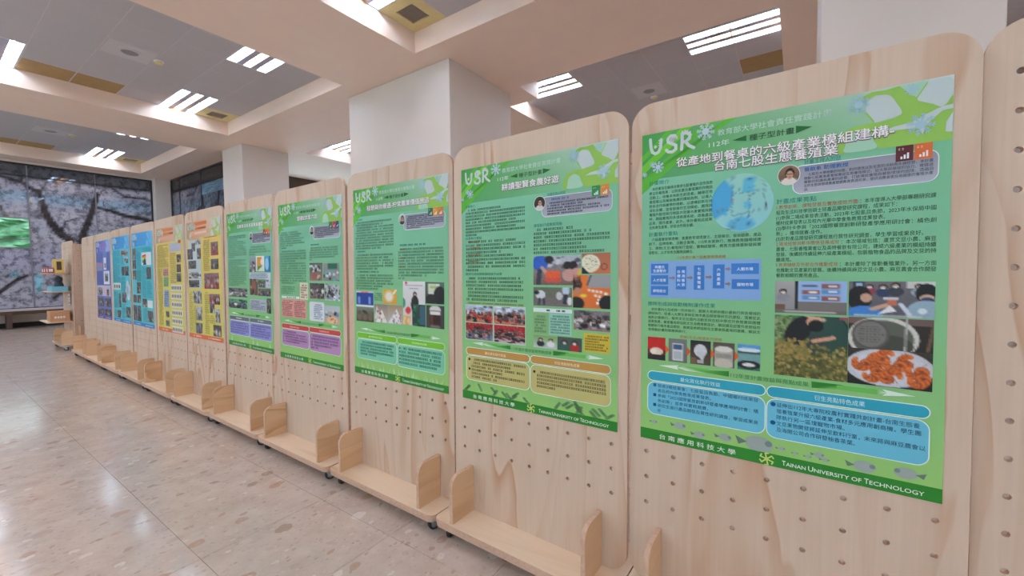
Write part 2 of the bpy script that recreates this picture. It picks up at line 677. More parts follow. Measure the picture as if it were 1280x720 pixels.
ct_bm = bevel_box(0.004, 0.596, 0.004, 0.596, 0, 0.012, 0.002, 1)
ct_me = None
far_tiles = bmesh.new()
for c, (ya, yb) in enumerate(COF_Y):
    for side in 'LR':
        if side == 'R' and c == 3:
            continue
        ncol = 15 if side == 'L' else 10
        for i in range(ncol):
            xa = LX1 - .6 * (i + 1) if side == 'L' else RX0 + .6 * i
            for j in range(7):
                y = ya + .6 * j
                if (cell(xa), cell(y)) in SKIP:
                    continue
                if side == 'R' and i == 0 and ((c == 1 and j == 6) or (c == 2 and j == 0)):
                    continue
                near = (side == 'L' and c >= 1 and i < 9) or (side == 'R' and c == 1 and i < 6) or (side == 'R' and c == 2 and i < 3)
                if near:
                    if ct_me is None:
                        o = bm_obj('ceiling_tile', ct_bm, M['tile_c'], ceiling, (xa, y, ZT))
                        ct_me = o.data
                    else:
                        mesh_obj('ceiling_tile', ct_me, None, ceiling, (xa, y, ZT))
                else:
                    box(far_tiles, xa + .008, xa + .592, y + .008, y + .592, ZT, ZT + .012)
        # T-bars
        gx0, gx1 = (LX0, LX1) if side == 'L' else (RX0, RX1)
        gb = bmesh.new()
        for i in range(ncol + 1):
            x = gx0 + .6 * i
            box(gb, max(gx0, x - .007), min(gx1, x + .007), ya, yb, ZT + .0015, ZT + .014)
        for j in range(8):
            y = ya + .6 * j
            box(gb, gx0, gx1, max(ya, y - .007), min(yb, y + .007), ZT + .0012, ZT + .015)
        bm_obj('ceiling_grid', gb, M['grid'], ceiling)
tag(bm_obj('ceiling_tile_field', far_tiles, M['tile_c'], ceiling), kind='stuff')


def make_fixture():
    r = empty('ceiling_light')
    bm = bmesh.new()
    box(bm, .005, .595, .005, 1.195, .095, .105)
    for a in (.005, .583):
        box(bm, a, a + .012, .005, 1.195, 0, .095)
    for a in (.005, 1.183):
        box(bm, .017, .583, a, a + .012, 0, .095)
    bm_obj('housing', bm, M['fixture'], r)
    for xc in (.2, .4):
        bm_obj('divider_plate', box_bm(xc - .045, xc + .045, .018, 1.182, .001, .060), M['plate'], r)
    for k, xc in enumerate((.10, .30, .50)):
        bm = lathe([(.0155, .03), (.0155, 1.17)], 10, 'Y')
        bm_move(bm, (xc, 0, .050))
        bm_obj('tube', bm, M['tube_warm' if k == 1 else 'tube_cool'], r, smooth=False)
        bm = bmesh.new()
        for y in np.arange(.07, 1.16, .085):
            box(bm, xc - .052, xc + .052, y - .002, y + .002, .001, .009)
        tag(bm_obj('louver', bm, M['fixture'], r), kind='stuff')
    return r


LIGHT_LABEL = {}
proto = make_fixture()
used = False
for xa, ya, s, c in FIX:
    o = proto if not used else copy_tree(proto)
    used = True
    o.location = (xa, ya, ZT)
    near_end = abs(ya - COF_Y[c][0]) < .01
    if s == 'L':
        where = ('aisle coffer', 'broad column coffer', 'middle coffer', 'window wall coffer')[c]
        ordn = ('first', 'second', 'third', 'fourth')[round((2.93 - xa) / 2.4)]
    else:
        where = ('bay coffer behind the bare board', 'bay coffer above the shrimp poster', 'bay coffer past the broad column')[c]
        ordn = ('first', 'second')[round((xa - 6.45) / 2.4)]
    tag(o, 'three-tube light %s from the columns, %s end of %s' % (ordn, 'inner' if near_end else 'window', where), 'ceiling light', 'three-tube ceiling lights')


def make_vent():
    r = empty('air_vent')
    bm = bmesh.new()
    for a in ((.0, .6, .0, .15), (.0, .6, .45, .6), (.0, .15, .15, .45), (.45, .6, .15, .45)):
        box(bm, a[0] + (.004 if a[0] == 0 else 0), a[1] - (.004 if a[1] == .6 else 0), a[2] + (.004 if a[2] == 0 else 0), a[3] - (.004 if a[3] == .6 else 0), 0, .012)
    bm_obj('surround', bm, M['tan_light'], r)
    bm_obj('duct', box_bm(.15, .45, .15, .45, .02, .03), M['grille'], r)
    for k in range(12):
        bm = box_bm(.152, .448, -.0085, .0085, -.0015, .0015)
        bmesh.ops.rotate(bm, verts=list(bm.verts), cent=(0, 0, 0), matrix=Matrix.Rotation(math.radians(35), 3, 'X'))
        bm_obj('slat', bm, M['grille'], r, (0, .163 + .025 * k, .012))
    return r


vlab = ('cream air vent with slatted grille in the coffer over the open aisle', 'cream air vent with slatted grille in the coffer next to the broad column',
        'cream air vent with slatted grille in the coffer before the side window', 'cream air vent with slatted grille beside the printed window wall')
vp = make_vent()
for k, (xa, ya) in enumerate(VENTS):
    o = vp if k == 0 else copy_tree(vp)
    o.location = (xa, ya, ZT - .001)
    tag(o, vlab[k], 'air vent', 'ceiling air vents')
pme = None
for k, (xa, ya) in enumerate(PANELS):
    if pme is None:
        o = bm_obj('access_panel', bevel_box(.008, .592, .006, .594, 0, .014, .003, 1), M['tan'], None, (xa, ya, ZT))
        pme = o.data
    else:
        o = mesh_obj('access_panel', pme, None, None, (xa, ya, ZT))
    if xa > 5:
        c = [n for n, q in enumerate(COF_Y) if abs(q[0] - ya) < .01][0]
        tag(o, 'tan ceiling access panel in the bay coffer %s' % ('behind the blank board', 'above the shrimp plate poster', 'beyond the broad column')[c], 'access panel', 'tan ceiling panels')
    else:
        c = [n for n, q in enumerate(COF_Y) if abs(q[1] - .6 - ya) < .01][0]
        side = 'nearer the air vent' if xa > 1.5 else 'farther from the air vent'
        tag(o, 'tan access panel, %s, %s' % (side, ('over the open aisle', 'next to the broad column', 'before the side window', 'beside the printed window wall')[c]), 'access panel', 'tan ceiling panels')


def make_speaker():
    r = empty('ceiling_speaker')
    bm_obj('plate', bevel_box(-.27, .27, -.27, .27, -.004, 0, .002, 1), M['grid'], r)
    bm_obj('ring', lathe([(.13, -.004), (.13, -.012), (.105, -.016), (.10, -.010), (.02, -.010)], 24), M['grid'], r)
    bm_obj('speaker_grille', lathe([(.10, -.010), (.09, -.015), (.01, -.017)], 24), M['hub'], r)
    return r


def make_detector():
    r = empty('smoke_detector')
    bm_obj('base', lathe([(.065, 0), (.065, -.012), (.055, -.016)], 20), M['white'], r)
    bm_obj('sensor', lathe([(.05, -.016), (.046, -.04), (.02, -.048)], 20), M['tan_light'], r)
    return r


sp, dt = make_speaker(), make_detector()
for k, (xa, ya) in enumerate(SPEAK):
    bay = xa > 5
    c = [n for n, q in enumerate(COF_Y) if abs(q[0] + 1.8 - ya) < .01][0]
    where = (('in the bay coffer behind the blank board', 'in the bay coffer above the shrimp plate poster', 'in the bay coffer beyond the broad column')[c] if bay else
             ('in the coffer over the open aisle', 'in the coffer next to the broad column', 'in the coffer before the side window', 'in the coffer beside the printed window wall')[c])
    o = sp if k == 0 else copy_tree(sp)
    o.location = (xa + .3, ya + .3, ZT)
    tag(o, 'round ceiling speaker on square plate %s' % where, 'speaker', 'ceiling speakers')
    o = dt if k == 0 else copy_tree(dt)
    o.location = (xa + .64, ya + .3, ZT)
    tag(o, 'small round smoke detector %s' % where, 'smoke detector', 'smoke detectors')

# ------------------------------------------------------------------ printed windows, bench, outdoors
BRANCH = [([(1.83, 4.2), (1.85, 3.82), (1.98, 3.68), (2.13, 3.61), (2.18, 3.39), (2.24, 3.07), (2.34, 2.78), (2.51, 2.49), (2.69, 2.33)], .05, .17),
          ([(1.1, 4.05), (1.5, 3.9), (1.67, 3.87), (1.86, 3.79)], .05, .07), ([(2.19, 3.62), (2.32, 3.93), (2.42, 4.25)], .035, .025),
          ([(3.30, 3.7), (3.23, 3.47), (3.12, 3.04), (2.96, 2.53), (2.9, 2.3)], .09, .14), ([(1.46, 3.14), (1.57, 2.88)], .05, .05),
          ([(1.0, .6), (1.37, 0.92), (1.69, 1.26), (1.86, 1.35)], .09, .05), ([(3.3, 3.3), (3.53, 3.25), (3.91, 3.12), (4.32, 3.07), (4.5, 3.0)], .07, .12),
          ([(2.51, 2.52), (2.62, 2.84), (2.86, 2.96)], .03, .03), ([(2.3, .7), (2.7, 1.1), (3.2, 1.3), (3.9, 1.9)], .05, .06),
          ([(3.5, 4.0), (3.9, 3.7), (4.4, 3.72)], .05, .04), ([(0.9, 3.3), (0.3, 2.8), (-.2, 2.0), (-.3, .6)], .12, .25), ([(0.3, 2.8), (-.8, 3.6), (-2, 4.0)], .1, .06),
          ([(-2.6, .5), (-2.3, 2.0), (-2.9, 3.2), (-3.6, 4.1)], .22, .10), ([(-2.4, 1.8), (-1.6, 2.8), (-1.2, 4)], .12, .06)]


def film_color(X, Z):
    base = np.stack([np.full_like(X, .62), np.full_like(X, .61), np.full_like(X, .67)], -1)
    cl = np.sin(X * 2.3 + np.sin(Z * 1.9)) * np.cos(Z * 2.7 + X)
    base += (.035 * cl)[..., None]
    t = np.exp(-((Z - 3.42) / .16) ** 2)[..., None] * .75
    base = base * (1 - t) + np.array([.50, .62, .72]) * t
    t = (np.exp(-((Z - 1.75) / .28) ** 2) * (X > .6) * (X < 2.6))[..., None] * .55
    base = base * (1 - t) + np.array([.64, .63, .76]) * t
    for (cx, cz, sx, sz) in ((1.63, 1.38, .09, .07), (2.05, 1.15, .07, .25)):
        t = np.exp(-((X - cx) / sx) ** 4 - ((Z - cz) / sz) ** 4)[..., None] * .8
        base = base * (1 - t) + np.array([.50, .80, .88]) * t
    # blossom clumps
    for k in range(150):
        cx, cz, s = RNG.uniform(-5, 4.6), RNG.uniform(.5, 4.0), RNG.uniform(.06, .22)
        t = np.exp(-(((X - cx) / s) ** 2 + ((Z - cz) / (s * .6)) ** 2))[..., None] * RNG.uniform(.2, .6)
        base = base * (1 - t) + (np.array([.24, .22, .25]) if k % 3 == 0 else np.array([.76, .74, .80])) * t
    for pts, w0, w1 in BRANCH:
        n = len(pts) - 1
        for i in range(n):
            (ax, az), (bx, bz) = pts[i], pts[i + 1]
            dx, dz = bx - ax, bz - az
            s = np.clip(((X - ax) * dx + (Z - az) * dz) / (dx * dx + dz * dz), 0, 1)
            d = np.hypot(X - ax - s * dx, Z - az - s * dz)
            w = w0 + (w1 - w0) * (i + s) / n
            t = np.clip((w * .6 - d) / .03 + .5, 0, 1)[..., None]
            base = base * (1 - t) + np.array([.22, .20, .22]) * t
    t = np.clip((Z - 3.86) / .1, 0, 1)[..., None] * .75
    base = base * (1 - t) + np.array([.24, .24, .27]) * t
    return base


def set_col(me, cols):
    at = me.color_attributes.new('Col', 'FLOAT_COLOR', 'POINT')
    a = np.ones((len(me.vertices), 4), dtype=np.float32)
    a[:, :3] = cols
    at.data.foreach_set('color', a.ravel())


def srgb_arr(a):
    a = np.clip(a, 0, 1)
    return np.where(a <= .04045, a / 12.92, ((a + .055) / 1.055) ** 2.4)


def film_pane(parent, a0, a1, z0, z1, fixed, axis, shade=1.0, shift=0.0):
    n, m_ = max(2, int((a1 - a0) / .045)), max(2, int((z1 - z0) / .045))
    A, Z = np.meshgrid(np.linspace(a0, a1, n + 1), np.linspace(z0, z1, m_ + 1))
    c = srgb_arr(film_color(A + shift, Z) * shade)
    F = np.full_like(A, fixed)
    v = np.stack([A, F, Z] if axis == 'Y' else [F, A, Z], -1).reshape(-1, 3)
    idx = np.arange((n + 1) * (m_ + 1)).reshape(m_ + 1, n + 1)
    f = np.stack([idx[:-1, :-1], idx[:-1, 1:], idx[1:, 1:], idx[1:, :-1]], -1).reshape(-1, 4)
    me = bpy.data.meshes.new('pane')
    me.from_pydata(v.tolist(), [], f.tolist())
    set_col(me, c.reshape(-1, 3))
    return mesh_obj('pane', me, M['film'], parent)


def frame_bars(parent, bars, mat):
    for b_ in bars:
        bm_obj('mullion', box_bm(*b_), mat, parent)


bm = bmesh.new()
WY = Y1 + .05
box(bm, X0, 4.55, WY - .03, WY + .05, .46, .50)
box(bm, X0, 4.55, WY - .03, WY + .05, 4.26, 4.30)
box(bm, 4.51, 4.55, WY - .03, WY + .05, .50, 4.26)
window_1 = struct('window_1', bm, M['blackframe'])
window_1['label'] = 'wide window wall printed with grey cherry blossom trees'
WX = [-4.55, -3.25, -1.95, -.65, .65, 1.95, 3.25]
WZ = [.50, 2.08, 2.30, 2.86, 3.98, 4.26]
xs = [X0] + WX + [4.51]
for i in range(len(xs) - 1):
    for j in range(len(WZ) - 1):
        clear = j in (1, 2) and xs[i + 1] <= 1.96 and xs[i] > -2.0
        if clear:
            bm_obj('pane', box_bm(xs[i], xs[i + 1], WY + .005, WY + .012, WZ[j], WZ[j + 1]), M['glass'], window_1)
        else:
            film_pane(window_1, xs[i], xs[i + 1], WZ[j], WZ[j + 1], WY, 'Y')
M['mullion'] = plain('mullion_grey', rgb(140, 140, 152), .4)
for x in WX:
    bm_obj('mullion', box_bm(x - .014, x + .014, WY - .012, WY + .03, .50, 4.26), M['mullion'], window_1)
for k, z in enumerate(WZ[1:-1]):
    x1 = 4.51 if k == 3 else 1.95
    bm_obj('transom', box_bm(X0, x1, WY - .014, WY + .03, z - .012, z + .012), M['blackframe' if k == 3 else 'mullion'], window_1)

SX = 4.98
bm = bmesh.new()
box(bm, SX - .03, SX + .05, 11.72, 16.63, 4.31, ZB)
box(bm, SX - .03, SX + .05, 11.72, 16.63, .0, .46)
box(bm, SX - .03, SX + .05, 16.58, 16.63, .46, 4.31)
box(bm, SX - .03, SX + .05, 11.72, 11.80, .46, 4.31)
window_2 = struct('window_2', bm, M['blackframe'])
window_2['label'] = 'dark printed side window between two white columns'
ys = [11.80, 12.6, 14.3, 15.95, 16.58]
zs = [.46, 3.62, 3.93, 4.31]
for i in range(4):
    for j in range(3):
        if i == 1 and j == 1:
            bm_obj('pane', box_bm(SX + .003, SX + .010, ys[i], ys[i + 1], zs[j], zs[j + 1]), M['bright_patch'], window_2)
        else:
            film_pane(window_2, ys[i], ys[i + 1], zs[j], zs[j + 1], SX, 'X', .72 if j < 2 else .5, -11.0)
for y in (14.3, 15.95):
    bm_obj('mullion', box_bm(SX - .012, SX + .03, y - .014, y + .014, .46, 4.31), M['blackframe'], window_2)
bm_obj('transom', box_bm(SX - .014, SX + .03, 11.8, 16.58, 3.93, 4.02), M['dark'], window_2)

# outdoors: lawn and hedge seen through the clear panes
M['lawn'] = plain('lawn_grass', rgb(96, 150, 80), .9, noise=.3, nscale=3)
M['leaf'] = plain('hedge_leaf', rgb(140, 190, 150), .7, noise=.35, nscale=5)
lw = struct('ground_outside', box_bm(-30, 30, 17.8, 60, -.4, -.25), M['lawn'])
bm = bmesh.new()
bmesh.ops.create_grid(bm, x_segments=120, y_segments=36, size=1)
for v in bm.verts:
    u_, w_ = v.co.x, v.co.y
    bump = .25 * math.sin(u_ * 31 + w_ * 7) + .2 * math.sin(u_ * 67 - w_ * 23) + random.uniform(-.15, .15)
    v.co = Vector((u_ * 14, 24 + bump + 1.0 * w_ * w_, 1.8 + 2.1 * w_ + .2 * bump))
hd = bm_obj('hedge', bm, M['leaf'])
tag(hd, 'bright green hedge outside the clear panes of the window wall', 'hedge')

# window bench
bench = empty('window_bench', (0, 16.3, 0))
bm_obj('seat', bevel_box(X0 + .02, 4.45, 0.0, .52, .445, .485, .006, 2), M['bench_top'], bench)
bm_obj('apron', box_bm(X0 + .05, 4.42, .03, .06, .36, .445), M['brown'], bench)
for x in (-4.2, -2.4, -.6, 1.46, 3.3):
    bm_obj('leg', bevel_box(x - .045, x + .045, .06, .40, 0, .445, .004, 1), M['brown'], bench)
tag(bench, 'long dark bench with pale top under the printed window wall', 'bench')
bb = struct('baseboard_far', box_bm(X0, 4.5, 16.79, 16.84, 0, .12), M['dark'])

# ------------------------------------------------------------------ pegboard carts
BW, BH, BT = .93, 1.85, .018
HR = .0085


def board_mesh():
    bm = bmesh.new()
    edges = []

    def loop(pts):
        vs = [bm.verts.new((x, 0, z)) for x, z in pts]
        for i in range(len(vs)):
            edges.append(bm.edges.new((vs[i], vs[(i + 1) % len(vs)])))
    loop(rrect(BW, BH, .085, 10, 0, BH / 2))
    for c in range(9):
        for r in range(15):
            cx, cz = -.4 + .1 * c, .3175 + .1 * r
            loop([(cx + HR * math.cos(a), cz + HR * math.sin(a)) for a in np.linspace(0, 2 * PI, 12, endpoint=False)])
    bmesh.ops.triangle_fill(bm, use_beauty=True, use_dissolve=False, edges=edges)
    fs = list(bm.faces)
    r = bmesh.ops.extrude_face_region(bm, geom=fs)
    nv = [g for g in r['geom'] if isinstance(g, bmesh.types.BMVert)]
    bmesh.ops.translate(bm, verts=nv, vec=(0, BT, 0))
    bmesh.ops.recalc_face_normals(bm, faces=list(bm.faces))
    for f in bm.faces:
        f.material_index = 0 if abs(f.normal.y) > .7 else 1
    me = bpy.data.meshes.new('board')
    bm.to_mesh(me)
    bm.free()
    me.materials.append(M['ply'])
    me.materials.append(M['edge'])
    return me


def fin_outline():
    d, h, r = .156, .232, .055
    pts = [(0, 0), (0, h)]
    for k in range(9):
        a = math.radians(90 + 90 * k / 8)
        pts.append((-(d - r) + r * math.cos(a), h - r + r * math.sin(a)))
    pts.append((-d, 0))
    return pts


TILT = .0142
SHELF_Z = .110
BOARD_ME = board_mesh()


def build_cart():
    root = empty('display_cart')
    bd = mesh_obj('board', BOARD_ME, None, root, (0, 0, SHELF_Z), (-TILT, 0, 0))
    o = bm_obj('base_shelf', prism(rrect(.93, .37, .04, 6, 0, .017), SHELF_Z - .018, SHELF_Z, 'XY', 0, 1), [M['ply_shelf'], M['edge']], root)
    o = bm_obj('base_board', prism(rrect(.926, .366, .04, 6, 0, .017), SHELF_Z - .036, SHELF_Z - .0195, 'XY', 0, 1), [M['ply_shelf'], M['edge']], root)
    for x in (-.35, .35):
        bm = prism(fin_outline(), -.009, .009, 'YZ', 0, 1)
        bm_obj('divider', bm, [M['ply_fin'], M['edge']], root, (x, 0, SHELF_Z))
    for i, (x, y, a) in enumerate(((-.405, -.115, 25), (.405, -.115, -18), (-.405, .15, 60), (.405, .15, 10))):
        cz = empty('caster')
        cz.parent = root
        cz.location = (x, y, 0)
        cz.rotation_euler = (0, 0, math.radians(a))
        wh = lathe([(.012, -.013), (.024, -.013), (.0300, -.009), (.0310, 0), (.0300, .009), (.024, .013), (.012, .013)], 22, 'X')
        bm_obj('wheel', bm_move(wh, (0, .012, .0310)), M['black'], cz, smooth=False)
        hb = lathe([(.006, -.0155), (.019, -.0140), (.019, .0140), (.006, .0155)], 14, 'X')
        bm_obj('hub', bm_move(hb, (0, .012, .0310)), M['hub'], cz)
        bm = bmesh.new()
        for s in (-1, 1):
            xx = s * .0180
            vs = []
            for (yy, zz) in ((-.022, .066), (.022, .066), (.022, .040), (.014, .024), (.002, .026)):
                vs.append((yy, zz))
            a_ = [bm.verts.new((xx - .0012, p[0], p[1])) for p in vs]
            b_ = [bm.verts.new((xx + .0012, p[0], p[1])) for p in vs]
            bm.faces.new(a_)
            bm.faces.new(b_)
            for k in range(5):
                bm.faces.new((a_[k], a_[(k + 1) % 5], b_[(k + 1) % 5], b_[k]))
        box(bm, -.020, .020, -.024, .024, .064, .068)
        box(bm, -.026, .026, -.028, .028, .068, .074)
        bmesh.ops.recalc_face_normals(bm, faces=list(bm.faces))
        bm_obj('fork', bm, M['steel'], cz)
    return root


#        centre Y, board X (front face at mid height), yaw a, label
ROW = [(-.862, 1.609, -.019, 'plywood pegboard cart with bare board beside the shrimp plate poster'),
       (.074, 1.606, -.0192, 'plywood pegboard cart holding the green poster with the shrimp plate photo'),
       (1.010, 1.610, -.026, 'plywood pegboard cart holding the green poster with the tan summary boxes'),
       (1.946, 1.628, -.017, 'plywood pegboard cart holding the green poster with lime summary bars'),
       (2.889, 1.632, -.010, 'plywood pegboard cart holding the green poster with red summary bars'),
       (3.828, 1.646, -.012, 'plywood pegboard cart holding the green poster with violet summary boxes'),
       (4.766, 1.648, -.010, 'plywood pegboard cart holding the yellow poster with white collage on top left'),
       (5.705, 1.655, -.010, 'plywood pegboard cart holding the yellow poster with six white strips'),
       (6.665, 1.666, -.012, 'plywood pegboard cart holding the turquoise poster with the rainbow picture'),
       (7.606, 1.670, -.010, 'plywood pegboard cart holding the turquoise poster with the white cloud picture'),
       (8.538, 1.684, -.012, 'plywood pegboard cart holding the violet poster'),
       (9.480, 1.698, -.010, 'plywood pegboard cart with bare board at the violet poster end of the row'),
       (11.130, 1.708, -.008, 'plywood pegboard cart with goods shelves standing apart by the window wall')]
cart0 = build_cart()
carts = []
for k, (cy, cx, a, lab) in enumerate(ROW):
    c = cart0 if k == 0 else copy_tree(cart0)
    xb = cx - TILT * (1.265 - SHELF_Z)      # board foot, from its mid-height position
    c.location = (xb, cy, 0)
    c.rotation_euler = (0, 0, a - PI / 2)
    tag(c, lab, 'display cart', 'pegboard carts in a row')
    carts.append(c)
o = copy_tree(cart0)                        # cart turned across the row, seen through the gap
o.location = (2.29, 11.86, 0)
o.rotation_euler = (0, 0, 0.03)
tag(o, 'plywood pegboard cart turned across the row behind the gap beside the goods shelves', 'display cart', 'pegboard carts in a row')

# ------------------------------------------------------------------ posters: a small print shop
PW, PH = .835, 1.165
TEXT_REQ = []


def smooth_closed(pts, n=5):
    out = []
    m_ = len(pts)
    for i in range(m_):
        p0, p1, p2, p3 = (np.array(pts[(i + k) % m_]) for k in (-1, 0, 1, 2))
        for t in np.linspace(0, 1, n, endpoint=False):
            out.append(tuple(.5 * ((2 * p1) + (-p0 + p2) * t + (2 * p0 - 5 * p1 + 4 * p2 - p3) * t * t + (-p0 + 3 * p1 - 3 * p2 + p3) * t ** 3)))
    return out


class Part:
    def __init__(self, name):
        self.name, self.v, self.f, self.c = name, [], [], []

    def add(self, verts, faces, cols):
        n = len(self.v)
        self.v += verts
        self.f += [tuple(i + n for i in f) for f in faces]
        self.c += cols


class Poster:
    def __init__(self):
        self.parts = []
        self.by = {}
        self.ink = (84, 128, 100)

    SINGLE = {'text_heading', 'text_heading_red', 'pill_lettering', 'box_heading', 'divider_arrow', 'motif', 'school_name', 'english_name'}

    def part(self, name, new=False):
        if new or name not in self.by:
            p = Part(name)
            self.parts.append(p)
            self.by[name] = p
        return self.by[name]

    @staticmethod
    def P(u, v, layer):
        return ((u - .5) * PW, -.0012 - .00035 * layer, (.5 - v) * PH)

    def poly(self, name, pts, col, layer, new=False):
        p = self.part(name, new)
        col2 = [col] * len(pts) if not isinstance(col, list) else col
        p.add([self.P(u, v, layer) for u, v in pts], [tuple(range(len(pts)))], [lin(tuple(x / 255 for x in c)) for c in col2])

    def rect(self, name, u0, v0, u1, v1, col, layer, new=False):
        self.poly(name, [(u0, v0), (u1, v0), (u1, v1), (u0, v1)], col, layer, new)

    def grad(self, name, u0, v0, u1, v1, rows, layer, new=False, nu=1):
        """rows: list of (v fraction, left colour, right colour)"""
        p = self.part(name, new)
        vs, cs, fs = [], [], []
        for fr, cl, crr in rows:
            for k in range(nu + 1):
                t = k / nu
                vs.append(self.P(u0 + (u1 - u0) * t, v0 + (v1 - v0) * fr, layer))
                cs.append(lin(tuple((a * (1 - t) + b_ * t) / 255 for a, b_ in zip(cl, crr))))
        for r in range(len(rows) - 1):
            for k in range(nu):
                a = r * (nu + 1) + k
                fs.append((a, a + 1, a + nu + 2, a + nu + 1))
        p.add(vs, fs, cs)

    def round(self, name, u0, v0, u1, v1, r, col, layer, new=False, col2=None):
        asp = PH / PW
        pts = []
        rv = r / asp
        for (sx, sy, a0) in ((1, 1, 0), (-1, 1, 90), (-1, -1, 180), (1, -1, 270)):
            for k in range(7):
                a = math.radians(a0 + 90 * k / 6)
                pts.append(((u0 + u1) / 2 + sx * ((u1 - u0) / 2 - r) + r * math.cos(a),
                            (v0 + v1) / 2 + sy * ((v1 - v0) / 2 - rv) + rv * math.sin(a)))
        c = col
        if col2 is not None:
            c = [tuple(a + (b_ - a) * (v - v0) / (v1 - v0) for a, b_ in zip(col, col2)) for u, v in pts]
        self.poly(name, pts, c, layer, new)

    def framed(self, name, u0, v0, u1, v1, r, col, layer, line=(235, 245, 245), w=.003, new=False, col2=None):
        self.round(name, u0, v0, u1, v1, r, line, layer, new)
        self.round(name, u0 + w, v0 + w * PW / PH, u1 - w, v1 - w * PW / PH, r - w, col, layer + 1, False, col2)

    def ell(self, name, cu_, cv, ru, rv, col, layer, n=28, new=False):
        self.poly(name, [(cu_ + ru * math.cos(a), cv + rv * math.sin(a)) for a in np.linspace(0, 2 * PI, n, endpoint=False)], col, layer, new)

    def stroke(self, name, pts, w, col, layer):
        """polyline with width w (in u units)"""
        asp = PH / PW
        for (a, b_) in zip(pts[:-1], pts[1:]):
            d = np.array([b_[0] - a[0], (b_[1] - a[1]) * asp])
            l = math.hypot(*d) or 1e-6
            nx, ny = -d[1] / l * w / 2, d[0] / l * w / 2 / asp
            self.poly(name, [(a[0] + nx, a[1] + ny), (b_[0] + nx, b_[1] + ny), (b_[0] - nx, b_[1] - ny), (a[0] - nx, a[1] - ny)], col, layer)
        for a in pts:
            self.ell(name, a[0], a[1], w / 2, w / 2 / asp, col, layer + .1, 8)

    def text(self, name, s, u0, vb, h, col, layer, u1=None, bold=0.0, center=False):
        """text with baseline vb, character height h (v units); fitted to u1 when given"""
        TEXT_REQ.append((self, self.part(name, name in self.SINGLE), s, u0, vb, h, col, layer, u1, bold, center))

    def greek(self, name, u0, v0, u1, v1, nlines, col, layer, last=1.0, pitch=None, fill=.62):
        """lines of print too small to read: one small stroke group per character"""
        p = self.part(name, name in self.SINGLE)
        if name in ('body_text', 'body_text_red', 'note_text'):
            p.stuff = True
        lh = (v1 - v0) / nlines
        cw = pitch or lh * fill * PH / PW * 1.08
        if col == INK:
            col = self.ink
        c = lin(tuple(x / 255 for x in col))
        for k in range(nlines):
            ue = u0 + (u1 - u0) * (last if k == nlines - 1 else (1.0 if random.random() < .75 else random.uniform(.55, 1)))
            u = u0 + (cw * 1.5 if k == 0 else 0)
            yb = v0 + lh * (k + .5)
            hh = lh * fill / 2
            while u + cw * .8 < ue:
                if random.random() > .07:
                    w = cw * .80
                    q = random.random()
                    bars = [(u, yb - hh, u + w, yb - hh * .55), (u, yb + hh * .5, u + w, yb + hh),
                            (u + w * random.uniform(.1, .7), yb - hh, u + w * random.uniform(.75, .95), yb + hh)]
                    if q < .5:
                        bars.append((u + w * .05, yb - hh * .18, u + w * .95, yb + hh * .15))
                    if q > .3:
                        bars.append((u, yb - hh * .8, u + w * .22, yb + hh * .9))
                    for (a, b_, d, e) in bars:
                        p.add([self.P(a, b_, layer), self.P(d, b_, layer), self.P(d, e, layer), self.P(a, e, layer)], [(0, 1, 2, 3)], [c] * 4)
                u += cw

    def photo(self, u0, v0, u1, v1, arr, layer=3, name='photo', edge=None):
        h, w = arr.shape[:2]
        if edge:
            e = .004
            self.rect(name, u0 - e, v0 - e * PW / PH, u1 + e, v1 + e * PW / PH, edge, layer - .5, True)
            p = self.part(name)
        else:
            p = self.part(name, True)
        vs = [self.P(u0 + (u1 - u0) * i / (w - 1), v0 + (v1 - v0) * j / (h - 1), layer) for j in range(h) for i in range(w)]
        fs = [(j * w + i, j * w + i + 1, (j + 1) * w + i + 1, (j + 1) * w + i) for j in range(h - 1) for i in range(w - 1)]
        p.add(vs, fs, [tuple(c) for c in srgb_arr(arr.reshape(-1, 3))])

    def flake(self, name, cu_, cv, r, layer, col=(190, 210, 222)):
        asp = PH / PW
        for k in range(8):
            a = k * PI / 4 + .2
            tip = (cu_ + r * math.cos(a), cv + r * math.sin(a) / asp)
            self.stroke(name, [(cu_, cv), tip], r * .14, col, layer)
            for t in (.5, .75):
                for s in (-.7, .7):
                    b_ = (cu_ + r * t * math.cos(a), cv + r * t * math.sin(a) / asp)
                    e = (b_[0] + r * .28 * math.cos(a + s), b_[1] + r * .28 * math.sin(a + s) / asp)
                    self.stroke(name, [b_, e], r * .10, col, layer)
        self.ell(name, cu_, cv, r * .42, r * .42 / asp, col, layer + .1, 12)

    def finish(self, loc, rot, label, group):
        root = empty('poster', loc)
        root.rotation_euler = rot
        tag(root, label, 'poster', group)
        for p in self.parts:
            me = bpy.data.meshes.new(p.name)
            me.from_pydata(p.v, [], p.f)
            set_col(me, np.array(p.c, dtype=np.float32))
            o = mesh_obj(p.name, me, M['print'], root)
            if getattr(p, 'stuff', False):
                o['kind'] = 'stuff'
        bm = box_bm(-PW / 2, PW / 2, -.0008, 0, -PH / 2, PH / 2)
        bm_obj('paper_sheet', bm, M['white'], root)
        return root


